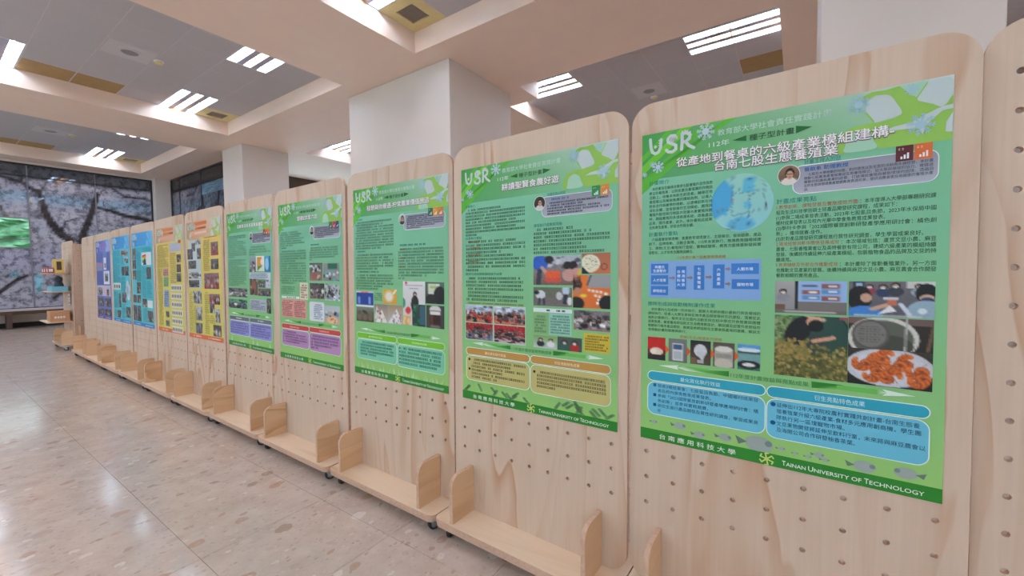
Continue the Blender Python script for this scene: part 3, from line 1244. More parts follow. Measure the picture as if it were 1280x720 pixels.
def run_text():
    cache = {}
    objs = []
    for q in TEXT_REQ:
        key = (q[2], q[5] > .012)
        if key in cache:
            continue
        cu_ = bpy.data.curves.new('lettering', 'FONT')
        cu_.body = q[2]
        cu_.size = 1.0
        cu_.resolution_u = 3 if q[5] > .012 else 2
        ob = bpy.data.objects.new('lettering', cu_)
        COL.objects.link(ob)
        cache[key] = ob
        objs.append((key, ob))
    dg = bpy.context.evaluated_depsgraph_get()
    dg.update()
    got = {}
    for key, ob in objs:
        me = bpy.data.meshes.new_from_object(ob.evaluated_get(dg))
        co = np.empty(len(me.vertices) * 3)
        me.vertices.foreach_get('co', co)
        got[key] = (co.reshape(-1, 3), [tuple(p.vertices) for p in me.polygons])
        bpy.data.meshes.remove(me)
        cv = ob.data
        bpy.data.objects.remove(ob)
        bpy.data.curves.remove(cv)
    for (po, part, s, u0, vb, h, col, layer, u1, bold, center) in TEXT_REQ:
        co, fs = got[(s, h > .012)]
        if not len(co):
            continue
        k = h * PH / .90
        x = co[:, 0] * k / PW
        if u1 is not None:
            x = (x - x.min()) / (x.max() - x.min()) * (u1 - u0)
        elif center:
            x = x - (x.max() + x.min()) / 2
        y = co[:, 1] * k / PH
        c = lin(tuple(a / 255 for a in col))
        shifts = [(0, 0)]
        if bold >= .03:                       # soft outline behind a title
            shifts = [(bold * math.cos(t), bold * math.sin(t)) for t in np.linspace(0, 2 * PI, 8, endpoint=False)]
        elif bold >= .01:                     # heavier weight
            shifts = [(-bold, 0), (bold, 0), (0, bold), (0, -bold)]
        for n_, (sx, sy) in enumerate(shifts):
            part.add([po.P(u0 + a + sx * k / PW, vb - b_ + sy * k / PH, layer + .02 * n_) for a, b_ in zip(x, y)], fs, [c] * len(co))


# --- painted photographs -------------------------------------------------------
class Img:
    def __init__(self, w, h, top, bot=None):
        self.w, self.h = w * 2, h * 2
        t = np.linspace(0, 1, self.h)[:, None, None]
        bot = bot or top
        self.a = np.ones((self.h, self.w, 3)) * (np.array(top) * (1 - t) + np.array(bot) * t) / 255.
        self.X, self.Y = np.meshgrid((np.arange(self.w) + .5) / self.w, (np.arange(self.h) + .5) / self.h)

    def put(self, m_, c, al=1.0):
        m_ = (m_ * al)[..., None]
        self.a = self.a * (1 - m_) + np.array(c) / 255. * m_
        return self

    def ell(self, cx, cy, rx, ry, c, rot=0, al=1.0):
        dx, dy = self.X - cx, self.Y - cy
        k, s = math.cos(rot), math.sin(rot)
        return self.put((((dx * k + dy * s) / rx) ** 2 + ((-dx * s + dy * k) / ry) ** 2 < 1).astype(float), c, al)

    def ring(self, cx, cy, rx, ry, w, c):
        d = np.sqrt(((self.X - cx) / rx) ** 2 + ((self.Y - cy) / ry) ** 2)
        return self.put((np.abs(d - 1) < w).astype(float), c)

    def rect(self, x0, y0, x1, y1, c, al=1.0):
        return self.put(((self.X > x0) & (self.X < x1) & (self.Y > y0) & (self.Y < y1)).astype(float), c, al)

    def line(self, x0, y0, x1, y1, w, c):
        dx, dy = x1 - x0, y1 - y0
        t = np.clip(((self.X - x0) * dx + (self.Y - y0) * dy) / (dx * dx + dy * dy + 1e-9), 0, 1)
        return self.put((np.hypot(self.X - x0 - t * dx, self.Y - y0 - t * dy) < w).astype(float), c)

    def tri(self, p, c):
        m_ = np.ones_like(self.X)
        ar = (p[1][0] - p[0][0]) * (p[2][1] - p[0][1]) - (p[1][1] - p[0][1]) * (p[2][0] - p[0][0])
        for i in range(3):
            a, b_ = p[i], p[(i + 1) % 3]
            m_ *= (((b_[0] - a[0]) * (self.Y - a[1]) - (b_[1] - a[1]) * (self.X - a[0])) * ar > 0)
        return self.put(m_, c)

    def dots(self, n, x0, y0, x1, y1, r0, r1, cols):
        for _ in range(n):
            r = RNG.uniform(r0, r1)
            self.ell(RNG.uniform(x0, x1), RNG.uniform(y0, y1), r, r * RNG.uniform(.6, 1.3), cols[RNG.integers(len(cols))])
        return self

    def grain(self, amp):
        self.a += RNG.normal(0, amp, self.a.shape[:2])[..., None]
        return self

    def out(self):
        a = self.a.reshape(self.h // 2, 2, self.w // 2, 2, 3).mean((1, 3))
        return np.clip(a, 0, 1)


def person(im, cx, cy, s, cloth, hair=(28, 24, 26), skin=(196, 150, 124), mask=None):
    im.ell(cx, cy + s * 2.3, s * 1.25, s * 1.7, cloth)
    im.ell(cx, cy, s * .72, s, hair)
    im.ell(cx, cy + s * .25, s * .52, s * .70, skin)
    if mask:
        im.ell(cx, cy + s * .55, s * .46, s * .36, mask)
    return im


def crowd(w, h, top, bot, cloths, n=7, banner=None, floorc=None, dark=False):
    im = Img(w, h, top, bot)
    if floorc:
        im.rect(0, .62, 1, 1, floorc)
    im.dots(16, 0, 0, 1, .45, .04, .12, [tuple(int(c * k) for c in top) for k in (.55, .75, 1.1)])
    if banner:
        im.rect(.02, banner[1], .98, banner[2], banner[0])
        im.dots(14, .1, banner[1] + .03, .9, banner[2] - .03, .008, .016, [(240, 225, 215)])
    for row in range(2):
        m_ = max(2, n + row)
        for k in range(m_):
            c = cloths[RNG.integers(len(cloths))]
            f = RNG.uniform(.6, 1.1)
            person(im, (k + .5 + RNG.uniform(-.45, .45)) / m_, RNG.uniform(.32, .46) + .22 * row, (.26 / m_ + .03) * RNG.uniform(.7, 1.2), tuple(min(255, x * f) for x in c),
                   skin=(int(190 * f), int(146 * f), int(122 * f)))
    im.dots(10, 0, .75, 1, 1, .03, .08, [tuple(int(x * .7) for x in c) for c in cloths])
    im.grain(.07)
    return im.out()


GREY = [(60, 62, 72), (150, 150, 158), (206, 204, 208), (44, 44, 52)]
MIXD = [(52, 60, 92), (180, 60, 56), (210, 208, 212), (40, 40, 46), (96, 130, 176)]


def ph_lecture():
    im = Img(44, 32, (168, 164, 166), (140, 138, 140))
    im.rect(.30, 0, .34, .86, (40, 40, 42))
    im.rect(.34, 0, 1, .62, (150, 178, 222)).rect(.34, .62, 1, .95, (120, 112, 108))
    for x0, y0, c in ((.40, .28, (140, 92, 92)), (.66, .10, (140, 92, 92)), (.40, .44, (92, 142, 196)), (.66, .26, (92, 142, 196)), (.66, .46, (140, 92, 92))):
        im.rect(x0, y0, x0 + .24, y0 + .13, c).rect(x0 + .09, y0 + .04, x0 + .2, y0 + .09, (226, 222, 222))
    im.rect(.40, .12, .60, .18, (90, 100, 130))
    person(im, .13, .33, .075, (140, 138, 148), mask=(220, 224, 228))
    im.line(.18, .55, .25, .52, .02, (150, 146, 152))
    im.rect(0, .72, .16, .95, (116, 84, 66)).rect(0, .88, 1, 1, (110, 104, 100))
    im.rect(.15, .90, .85, .96, (214, 210, 206), .7)
    return im.out()


def ph_sorting():
    im = Img(52, 36, (112, 104, 108), (90, 92, 104))
    im.rect(.68, 0, 1, .2, (200, 198, 196)).rect(.06, .02, .2, .25, (60, 64, 76)).rect(.1, .05, .17, .2, (150, 180, 214))
    for x, y, s, c in ((.26, .15, .06, (150, 60, 70)), (.42, .16, .07, (52, 62, 96)), (.56, .12, .075, (60, 62, 70)), (.82, .14, .07, (150, 162, 176))):
        person(im, x, y, s, c, mask=(214, 220, 226))
    im.ell(.14, .48, .15, .34, (26, 22, 24)).ell(.22, .47, .07, .13, (206, 160, 134)).ell(.2, .95, .22, .26, (64, 130, 206))
    im.ell(.90, .32, .12, .25, (24, 22, 26)).ell(.91, .46, .085, .11, (206, 166, 142)).ell(.91, .50, .075, .07, (52, 60, 96)).ell(.90, .85, .22, .34, (150, 174, 192))
    im.line(.3, .78, .52, .62, .045, (206, 160, 134)).rect(.47, .5, .58, .66, (200, 110, 84)).rect(.42, .45, .6, .52, (196, 198, 206))
    im.tri([(.36, .92), (.50, .66), (.58, .82)], (226, 228, 232)).line(.62, .62, .72, .9, .03, (206, 210, 222)).ell(.86, .80, .05, .08, (214, 224, 232))
    im.rect(.08, .93, .86, .985, (214, 212, 210), .7)
    return im.grain(.02).out()


def ph_garden():
    im = Img(50, 52, (96, 124, 84), (92, 86, 48))
    im.dots(160, 0, 0, .3, .5, .01, .03, [(70, 104, 58), (120, 146, 90), (148, 160, 120)])
    im.ell(.72, .32, .3, .36, (40, 74, 66)).ring(.72, .32, .3, .36, .03, (20, 40, 40)).rect(.42, .3, .72, .55, (58, 62, 60), .8)
    im.line(.45, .03, .68, .06, .03, (214, 168, 140))
    im.ell(.34, .26, .16, .26, (28, 28, 32), .5).ell(.26, .40, .1, .12, (28, 28, 32)).ell(.50, .10, .05, .06, (210, 160, 132))
    im.ell(.58, .16, .105, .095, (22, 22, 24)).line(.55, .40, .78, .34, .03, (206, 152, 124)).ell(.80, .33, .04, .03, (206, 152, 124))
    im.rect(0, .62, 1, 1, (84, 82, 44))
    im.dots(420, 0, .46, 1, 1, .012, .03, [(146, 128, 66), (118, 116, 56), (172, 146, 84), (70, 76, 36), (96, 100, 48)])
    im.dots(120, .05, .38, .5, .7, .012, .03, [(166, 134, 74), (128, 118, 60)])
    im.rect(.88, 0, 1, .05, (176, 70, 96))
    return im.out()


def ph_pot():
    im = Img(48, 30, (52, 42, 38), (40, 34, 32))
    im.rect(.0, 0, 1, .2, (150, 118, 118), .6)
    im.ell(.42, .60, .42, .62, (206, 204, 196)).ell(.42, .62, .36, .54, (92, 94, 84)).ell(.5, .8, .28, .3, (70, 72, 62))
    im.ell(.28, .50, .21, .40, (120, 116, 112)).ring(.28, .50, .21, .40, .08, (88, 84, 80))
    for i in range(9):
        for j in range(9):
            x, y = .13 + .037 * i, .2 + .075 * j
            if ((x - .27) / .16) ** 2 + ((y - .5) / .3) ** 2 < 1:
                im.ell(x, y, .008, .014, (58, 56, 54))
    im.line(.70, 0, .68, 1, .012, (176, 176, 172)).line(1, .1, .93, .9, .02, (110, 84, 64))
    return im.out()


def ph_shrimp():
    im = Img(56, 32, (60, 52, 46), (24, 22, 22))
    im.ell(.50, .48, .52, .50, (196, 196, 206)).ell(.5, .48, .44, .42, (206, 206, 216))
    for cx, cy, r, rot in ((.17, .38, .15, .3), (.36, .26, .12, 1.2), (.48, .18, .13, 2.4), (.72, .26, .12, 1.9), (.30, .66, .17, -.5), (.56, .36, .16, .2), (.80, .50, .15, .1), (.56, .72, .16, 2.8), (.82, .72, .15, -.3)):
        for t in np.linspace(0, 1, 24):
            a = rot + 3.4 * t
            w = .088 * (1 - .62 * t)
            c = (214, 108, 46) if int(t * 23) % 4 else (158, 70, 28)
            im.ell(cx + r * .50 * math.cos(a), cy + r * .95 * math.sin(a), w, w * 1.5, c)
            im.ell(cx + (r * .5 + .012) * math.cos(a), cy + (r * .95 + .02) * math.sin(a), w * .35, w * .45, (236, 150, 88))
        im.ell(cx + r * .50 * math.cos(rot), cy + r * .95 * math.sin(rot), .03, .045, (132, 66, 36))
        for q in range(4):
            im.line(cx, cy, cx - .07 + .04 * q, cy + .15, .005, (150, 84, 50))
        im.line(cx + .03, cy - .05, cx + .13 * math.cos(rot), cy - .2, .004, (150, 70, 40))
    return im.grain(.03).out()


def ph_small(k):
    if k == 0:
        im = Img(20, 24, (180, 30, 30), (60, 40, 44)).ell(.5, .3, .55, .35, (196, 36, 32)).ell(.5, .62, .36, .16, (226, 206, 186)).ell(.35, .6, .14, .12, (238, 226, 208)).rect(0, .75, 1, 1, (40, 32, 36))
    elif k == 1:
        im = Img(20, 24, (122, 122, 120), (110, 106, 104)).rect(.22, .2, .78, .92, (206, 210, 212)).rect(.28, .24, .72, .46, (70, 92, 128)).rect(.3, .55, .7, .86, (178, 184, 190))
    elif k == 2:
        im = Img(20, 24, (40, 38, 40), (90, 74, 60)).ell(.5, .42, .3, .26, (206, 208, 212)).tri([(.22, .45), (.78, .45), (.6, .85)], (196, 200, 206)).rect(.36, .8, .66, .92, (172, 170, 172)).rect(.05, .7, .3, .95, (120, 92, 66))
    elif k == 3:
        im = Img(20, 24, (96, 84, 74), (104, 92, 82)).rect(.1, .25, .9, .95, (176, 170, 160)).ell(.5, .28, .38, .12, (214, 212, 206)).ell(.5, .85, .4, .2, (196, 188, 174)).rect(.15, .45, .85, .62, (150, 144, 136))
    else:
        im = Img(20, 24, (92, 158, 222), (60, 120, 96)).ell(.5, .22, .5, .08, (214, 226, 236)).rect(0, .3, 1, .36, (40, 74, 60)).rect(0, .36, 1, .7, (112, 158, 160)).ell(.5, .78, .5, .16, (34, 32, 34)).ell(.5, .78, .28, .07, (214, 216, 214))
    return im.grain(.02).out()


def ph_map():
    im = Img(44, 44, (150, 206, 190), (140, 200, 206))
    im.ell(-.05, .35, .42, .42, (74, 166, 214)).ell(.1, .62, .2, .1, (74, 166, 214)).rect(.52, .08, .7, .34, (92, 184, 214)).ell(.5, .86, .22, .12, (92, 178, 214)).rect(.55, .5, .66, .6, (96, 184, 216))
    for a in ((.36, .0, .36, .75), (.62, .05, .62, .9), (.36, .72, 1, .6), (.3, 1, .5, .72), (.62, .4, .8, .3), (.8, .3, 1, .35), (.36, .33, .6, .33), (.1, .62, .36, .6), (.7, .08, .85, .2), (.85, .2, .85, .5)):
        im.line(*a, .006, (96, 128, 148))
    for x, y, c in ((.62, .1, (40, 96, 170)), (.62, .48, (40, 96, 170)), (.36, .45, (196, 72, 104)), (.62, .72, (40, 96, 170)), (.62, .86, (52, 60, 130)), (.45, .28, (44, 90, 150)), (.3, .95, (30, 60, 80)), (.88, .55, (60, 60, 70)), (.72, .86, (30, 100, 190))):
        im.ell(x, y, .018, .018, c)
    return im.out()


def photo_round(po, cu_, cv, ru, rv, arr, layer=3, rim=None, name='photo'):
    p = po.part(name, True)
    if rim:
        po.ell(name, cu_, cv, ru * 1.07, rv * 1.07, rim, layer - .5, 32)
    nr, na = 18, 40
    h, w = arr.shape[:2]
    vs, cs, fs = [], [], []
    for r in range(nr + 1):
        for a in range(na):
            x, y = .5 + .5 * r / nr * math.cos(2 * PI * a / na), .5 + .5 * r / nr * math.sin(2 * PI * a / na)
            vs.append(po.P(cu_ + (x - .5) * 2 * ru, cv + (y - .5) * 2 * rv, layer))
            cs.append(tuple(srgb_arr(arr[min(h - 1, int(y * h)), min(w - 1, int(x * w))])))
    for r in range(nr):
        for a in range(na):
            b_ = (a + 1) % na
            fs.append((r * na + a, r * na + b_, (r + 1) * na + b_, (r + 1) * na + a))
    p.add(vs, fs, cs)


def portrait(back=(150, 110, 80), cloth=(226, 214, 206)):
    im = Img(26, 26, back, tuple(int(c * .7) for c in back))
    im.ell(.5, .95, .42, .32, cloth).ell(.55, .42, .22, .28, (30, 24, 24)).ell(.55, .5, .16, .22, (202, 150, 122))
    im.rect(.43, .45, .67, .48, (50, 40, 40)).ell(.55, .62, .06, .02, (150, 80, 70))
    return im.out()


USR_U = [[(.037, .018), (.040, .045), (.047, .060), (.060, .066), (.074, .062), (.083, .048), (.085, .024)]]
USR_S = [[(.150, .028), (.142, .019), (.126, .018), (.114, .026), (.116, .037), (.132, .043), (.148, .050), (.148, .062), (.134, .069), (.116, .067), (.108, .060)],
         [(.142, .030), (.136, .026), (.130, .030), (.136, .034), (.142, .030)]]
USR_R = [[(.172, .066), (.174, .040), (.174, .017)], [(.174, .020), (.190, .017), (.206, .024), (.204, .036), (.188, .044), (.176, .044)], [(.188, .044), (.202, .058), (.222, .067)]]


def logo(po, col=(206, 214, 212), layer=4):
    for s in USR_U + USR_S + USR_R:
        po.stroke('logo_lettering', s, .013, col, layer)
    for (u, v) in ((.074, .024), (.074, .032), (.074, .040), (.074, .048)):
        po.rect('logo_lettering', u, v, u + .010, v + .004, col, layer + .2)
    po.ell('logo_lettering', .060, .044, .007, .005, col, layer, 10)
    for (u, v) in ((.176, .012), (.186, .010), (.196, .012), (.206, .017), (.210, .026)):
        po.ell('logo_lettering', u, v, .004, .003, col, layer, 8)


def header_art(po, lime=(148, 194, 84), petal=(194, 206, 206), mint=(166, 208, 182), flake=(164, 198, 212)):
    n = 'header_artwork'
    body = [(.775, .012), (.80, .004), (.835, .006), (.87, .002), (.90, .03), (.925, .04), (.96, .045), (.985, .06), (.999, .045), (.999, .147), (.92, .147), (.83, .147), (.80, .135), (.803, .112), (.775, .100), (.745, .104), (.73, .125), (.728, .147), (.700, .147), (.705, .12), (.72, .092), (.76, .082), (.81, .08), (.86, .078), (.874, .07), (.86, .035), (.84, .018), (.81, .014), (.785, .022)]
    po.poly(n, body, lime, 2)
    po.poly(n, smooth_closed([(.785, .052), (.788, .030), (.810, .017), (.845, .020), (.866, .045), (.878, .066), (.865, .074), (.815, .081), (.800, .074)]), petal, 3)
    po.poly(n, smooth_closed([(.915, .040), (.935, .010), (.965, .003), (.993, .006), (.998, .024), (.990, .056), (.972, .068), (.950, .058), (.928, .050)]), petal, 3)
    po.poly(n, [(.873, .002), (.943, .002), (.912, .037), (.898, .024)], mint, 2.5)
    po.poly(n, [(.983, .127), (.984, .105), (.999, .085), (.999, .130)], petal, 3)
    po.poly(n, smooth_closed([(.730, .128), (.738, .106), (.765, .095), (.795, .104), (.806, .122), (.812, .144), (.732, .145)]), mint, 3)
    po.poly(n, [(.86, .098), (.905, .094), (.945, .078), (.975, .068), (.999, .067), (.999, .076), (.975, .078), (.952, .094), (.935, .108), (.93, .128), (.922, .112), (.89, .108), (.83, .106)], petal, 3.2)
    po.stroke(n, [(.786, .054), (.806, .078)], .005, lime, 3.4)
    po.stroke(n, [(.914, .038), (.938, .008)], .004, lime, 3.4)
    for u, v, r in ((.765, .030, .030), (.901, .016, .018), (.925, .102, .034)):
        po.flake(n, u, v, r, 3.6, flake)


def arrows(po, dark=(40, 128, 40), mid=(108, 190, 84), light=(226, 238, 226)):
    n = 'divider_arrow'
    po.part(n, True)
    po.poly(n, [(.081, .751), (.168, .744), (.160, .751)], light, 3)
    po.poly(n, [(.081, .751), (.168, .758), (.160, .751)], light, 3)
    po.poly(n, [(.16, .751), (.20, .745), (.30, .745), (.25, .752), (.30, .759), (.20, .758)], [light, mid, mid, mid, mid, light], 3)
    po.poly(n, [(.23, .752), (.367, .744), (.367, .760), (.28, .757)], [mid, dark, dark, mid], 3.3)
    po.part(n, True)
    po.poly(n, [(.645, .745), (.73, .745), (.78, .753), (.70, .760), (.646, .762)], [dark, dark, mid, mid, dark], 3)
    po.poly(n, [(.72, .747), (.83, .746), (.86, .752), (.83, .759), (.72, .758)], [mid, mid, light, mid, mid], 3.2)
    po.poly(n, [(.93, .752), (.845, .744), (.858, .752)], light, 3.4)
    po.poly(n, [(.93, .752), (.845, .760), (.858, .752)], light, 3.4)


def pinwheel(po, cu_, cv, r, col, layer):
    asp = PH / PW
    for k in range(6):
        a = k * PI / 3
        pts = [(cu_ + r * s * math.cos(a + t), cv + r * s * math.sin(a + t) / asp) for s, t in ((.15, 0), (.5, .35), (.95, .3), (1.0, .75))]
        po.stroke('footer_emblem', pts, r * .22, col, layer)


def green_poster(title, t_u, sub2=None, hi=True, pill=(45, 165, 190), body=(106, 190, 216), motif='fish', pic=((150, 110, 80), (226, 214, 206)), icons=((96, 24, 34), (224, 108, 50)), mint=(126, 192, 152)):
    po = Poster()
    g1, g2, g3 = mint, (134, 194, 134), (152, 202, 112)
    po.grad('background', 0, .140, 1, .966, [(0, (128, 196, 162), (122, 190, 148)), (.25, g1, g1), (.6, g2, g2), (1, g3, g3)], 0)
    po.grad('header_band', 0, 0, 1, .147, [(0, (66, 158, 72), (206, 216, 214)), (.5, (70, 160, 70), (170, 204, 182)), (1, (84, 160, 96), (140, 200, 160))], 1, nu=6)
    n = 'header_artwork'
    # bright leaf-green streaks in the left corner
    for k, (a, w) in enumerate(((.02, .02), (.052, .03), (.098, .034), (.142, .028))):
        po.poly(n, [(0, a + .05), (a * 1.9 + .07, 0), (a * 1.9 + .07 + w * 1.6, 0), (0, min(.146, a + .05 + w))], (92, 186, 52) if k != 1 else (112, 200, 48), 1.6)
    header_art(po)
    for u, v, r in ((.268, .018, .034), (.072, .110, .025), (.012, .129, .011), (.048, .099, .012)):
        po.flake(n, u, max(v, r * .72), r, 3.2)
    logo(po)
    po.text('header_lettering', '教育部大學社會責任實踐計畫', .314, .043, .018, (196, 222, 210), 4, .69)
    po.text('header_lettering', '112年', .281, .074, .017, (222, 236, 226), 4, .358)
    po.poly('header_lettering', [(.369, .065), (.419, .057), (.419, .073)], (24, 104, 44), 4)
    po.poly('header_lettering', [(.583, .055), (.633, .064), (.583, .075)], (24, 104, 44), 4)
    po.text('header_lettering', '種子型計畫', .429, .073, .017, (34, 84, 52), 4, .578, .01)
    for s, u0, u1, vb in title:
        po.text('title_shadow', s, u0, vb + .0015, .027, (112, 92, 100), 4, u1, .05)
        po.text('title_lettering', s, u0, vb, .027, (244, 238, 240), 5, u1, .012)
    po.framed('director_box', .575, .163, .971, .240, .03, (146, 146, 160), 2, (225, 230, 235), .003, True, (178, 178, 192))
    photo_round(po, .563, .185, .034, .026, portrait(*pic), 5, (225, 225, 225), 'portrait_photo')
    iu = .957
    for k, c in enumerate(reversed(icons)):
        a = iu - .046 * (k + 1)
        po.rect('goal_icon', a, .147, a + .0435, .184, c, 4, True)
        po.text('goal_icon', '::', a + .006, .157, .008, (235, 235, 235), 5, a + .02)
        for q, hh in enumerate((.006, .010, .014)):
            po.rect('goal_icon', a + .012 + .008 * q, .179 - hh, a + .017 + .008 * q, .179, (240, 240, 240), 5)
    arrows(po)
    po.text('summary_heading', '112年度計畫效益與亮點成果', .373, .760, .013, (36, 130, 74), 4, .637)
    po.framed('summary_box', .031, .806, .499, .915, .035, body, 2, new=True)
    po.framed('summary_box', .501, .806, .967, .919, .035, body, 2, new=True)
    po.framed('summary_pill', .031, .771, .499, .804, .023, pill, 2.5, new=True)
    po.framed('summary_pill', .501, .771, .967, .804, .023, pill, 2.5, new=True)
    gm = (150, 168, 160)
    if motif == 'fish':
        for u, v, s, d in ((.063, .940, .022, 1), (.175, .937, .04, 1), (.256, .953, .036, 1), (.355, .945, .04, 1), (.477, .944, .08, 1), (.554, .945, .02, 1), (.672, .942, .026, 1), (.692, .952, .02, 1), (.802, .948, .052, 1), (.91, .944, .05, -1), (.60, .95, .014, 1), (.64, .952, .016, 1)):
            fc = (158, 170, 166)
            po.part('fish_motif', True)
            po.ell('fish_motif', u, v, s * .62, s * .28, fc, 2, 16)
            po.poly('fish_motif', [(u - d * s * .5, v), (u - d * s * 1.05, v - s * .16), (u - d * s * .9, v + s * .14)], (110, 128, 120), 2.2)
            po.ell('fish_motif', u + d * s * .42, v - s * .06, s * .16, s * .11, (124, 138, 136), 2.3, 10)
    elif motif == 'leaf':
        for k in range(22):
            u, v, a = random.uniform(.03, .97), random.uniform(.935, .958), random.choice((-.9, -.6, .7, 1.0))
            po.part('leaf_motif', True)
            for s in np.linspace(-.02, .02, 6):
                po.ell('leaf_motif', u + s * math.cos(a), v + s * math.sin(a) * .7, .011, .005, (120, 168, 112), 2, 8)
    elif motif == 'grass':
        for k in range(60):
            u = random.uniform(.02, .98)
            po.part('grass_motif').stuff = True
            po.poly('grass_motif', [(u, .964), (u + .008, .964), (u + random.uniform(-.015, .02), .964 - random.uniform(.01, .04))], (188, 218, 168), 2)
    elif motif == 'tower':
        for u, w, hh in ((.08, .02, .04), (.30, .05, .012), (.36, .02, .02), (.57, .02, .04), (.66, .03, .028), (.92, .02, .028)):
            po.part('tower_motif', True)
            po.poly('tower_motif', [(u - w, .964), (u + w, .964), (u + .003, .964 - hh), (u - .003, .964 - hh)], (178, 216, 178), 2)
    po.rect('footer_band', 0, .965, 1, 1, (44, 136, 44), 2)
    po.text('school_name', '台 南 應 用 科 技 大 學', .087, .9905, .016, (226, 236, 222), 4, .395, .012)
    pinwheel(po, .505, .9825, .024, (206, 222, 120), 4)
    po.text('english_lettering', 'T', .557, .9905, .017, (232, 240, 230), 4, .568, .012)
    po.text('english_lettering', 'AINAN', .570, .9905, .013, (232, 240, 230), 4, .632, .012)
    po.text('english_lettering', 'U', .640, .9905, .017, (232, 240, 230), 4, .655, .012)
    po.text('english_lettering', 'NIVERSITY OF', .658, .9905, .013, (232, 240, 230), 4, .795, .012)
    po.text('english_lettering', 'T', .803, .9905, .017, (232, 240, 230), 4, .815, .012)
    po.text('english_lettering', 'ECHNOLOGY', .817, .9905, .013, (232, 240, 230), 4, .957, .012)
    return po


TEAL, INK, RED = (24, 132, 128), (48, 78, 60), (178, 84, 60)
posters = []

# ---- poster with the shrimp plate ------------------------------------------------
po = green_poster([('從產地到餐桌的六級產業模組建構-', .152, .86, .1165), ('台南七股生態養殖業', .304, .71, .1445)], .5)
po.text('text_heading', '計畫簡介', .033, .165, .013, TEAL, 3, .121)
L1 = ['本計畫旨在輔導台南市七股養殖戶合作為教', '學主的養殖業，以跨系整合養殖業的作物與', '活動上，培養未來新生創造者，輔導在地', '養殖業以及餐飲推廣的模組為例，以導入', '跨系合作與產學的推動，以建構創新在地',
      '深化永續，並有發展的生活模組，團隊與', '養殖戶配合執行地區共發展水產養殖與教', '材，跨越養殖的多項資源系統，改善產品', '品質，提升產業，此外，本計畫將此成果', '也推廣至產業，研發合作與永續。']
for k, s in enumerate(L1):
    po.text('body_text', s, .047 if k == 0 else .034, .183 + .0138 * k, .0100, INK, 3, .297 if k < 9 else .225, .008)
po.text('text_heading', '計畫執行重點', .033, .331, .013, TEAL, 3, .159)
for k, s in enumerate(['六級產業發展建構：食農教育環境建立、主題餐坊、餐飲觀察、產品', '創下、品牌推動、活動企劃等，112年本案執行，推廣教育園場域建', '立、果物(文旦)養殖與打造發、實物試驗等，教育方面推重新發與實', '踐整合、人才培育及團隊訓練位。']):
    po.text('body_text', s, .047 if k == 0 else .033, .3465 + .0141 * k, .0100, INK, 3, .475 if k < 3 else .225, .008)
po.text('text_heading_red', '112年度計畫六級產業循環建構', .157, .4065, .0092, RED, 3, .35)
po.rect('flow_chart', .034, .412, .477, .531, (132, 170, 222), 2)
for b_, s in (((.044, .421, .120, .452), '神農氏\n生產整合'), ((.044, .458, .120, .488), '人才培育'), ((.044, .493, .120, .522), '課程結合'), ((.371, .424, .469, .455), '人類市場'), ((.373, .470, .470, .499), '寵物市場')):
    po.rect('flow_box', *b_, (56, 124, 204), 3, True)
    ls = s.split('\n')
    for q, t in enumerate(ls):
        po.text('flow_box', t, (b_[0] + b_[2]) / 2, (b_[1] + b_[3]) / 2 + .005 + (q - (len(ls) - 1) / 2) * .012, .0095, (226, 236, 246), 4, None, .01, True)
for b_, s in (((.153, .430, .196, .503), ('台應科大', '南用餐旅')), ((.227, .428, .269, .503), ('七股養殖業',)), ((.302, .426, .346, .498), ('六級產業',))):
    po.rect('flow_box', *b_, (56, 124, 204), 3, True)
    for ci, cs in enumerate(s):
        for q, ch in enumerate(cs):
            po.text('flow_box', ch, (b_[0] + b_[2]) / 2 + (ci - (len(s) - 1) / 2) * .019, (b_[1] + b_[3]) / 2 + .005 + (q - (len(cs) - 1) / 2) * .0138, .0098, (226, 236, 246), 4, None, .01, True)
for u0, u1, v in ((.124, .150, .467), (.199, .224, .466), (.274, .299, .464), (.349, .369, .440), (.349, .370, .484)):
    po.poly('flow_arrow', [(u0, v - .003), (u1 - .01, v - .003), (u1 - .01, v - .007), (u1, v), (u1 - .01, v + .007), (u1 - .01, v + .003), (u0, v + .003)], (140, 120, 130), 3, True)
photo_round(po, .404, .248, .112, .084, ph_map(), 2.5, None, 'map_picture')
po.text('text_heading', '團隊形成與推動機制運作成果', .032, .556, .013, TEAL, 3, .312)
for k, s in enumerate(['本計畫內七位老師一同共執行，觀察大老師與種計畫執行與各場域的', '課程執行、從導入大學生參與在地市產品開發等研究的課程，落實從此', '推動計劃執行。每年文旦在國內活動至與在校中學式作食推廣與團體', '成果推廣，餐旅養老師協助文旦消費推動設計、解說鑽及認實作老師協作', '整體執行推市產品開發、推廣並老師協助化主要食與產地的建構，解說文', '並推動計畫的發展與執行。']):
    po.text('body_text', s, .046 if k == 0 else .032, .5725 + .0133 * k, .0094, INK, 3, .477 if k < 5 else .20, .008)
po.text('text_heading_red', '草蝦(文旦)循環系列開發', .172, .656, .0090, RED, 3, .34)
for k, (u0, u1) in enumerate(((.031, .110), (.124, .202), (.216, .297), (.306, .387), (.398, .478))):
    po.photo(u0, .660, u1, .734, ph_small(k))
    if k < 4:
        po.poly('photo_arrow', [(u1, .682), (u1 + .016, .697), (u1, .712)], (222, 96, 36), 3.5, True)
po.text('box_heading', '計畫主持人的話', .611, .1605, .0115, (30, 130, 140), 4, .719)
po.text('box_heading', '餐飲系 助理教授', .611, .1800, .0110, (36, 104, 176), 5, .74, .01)
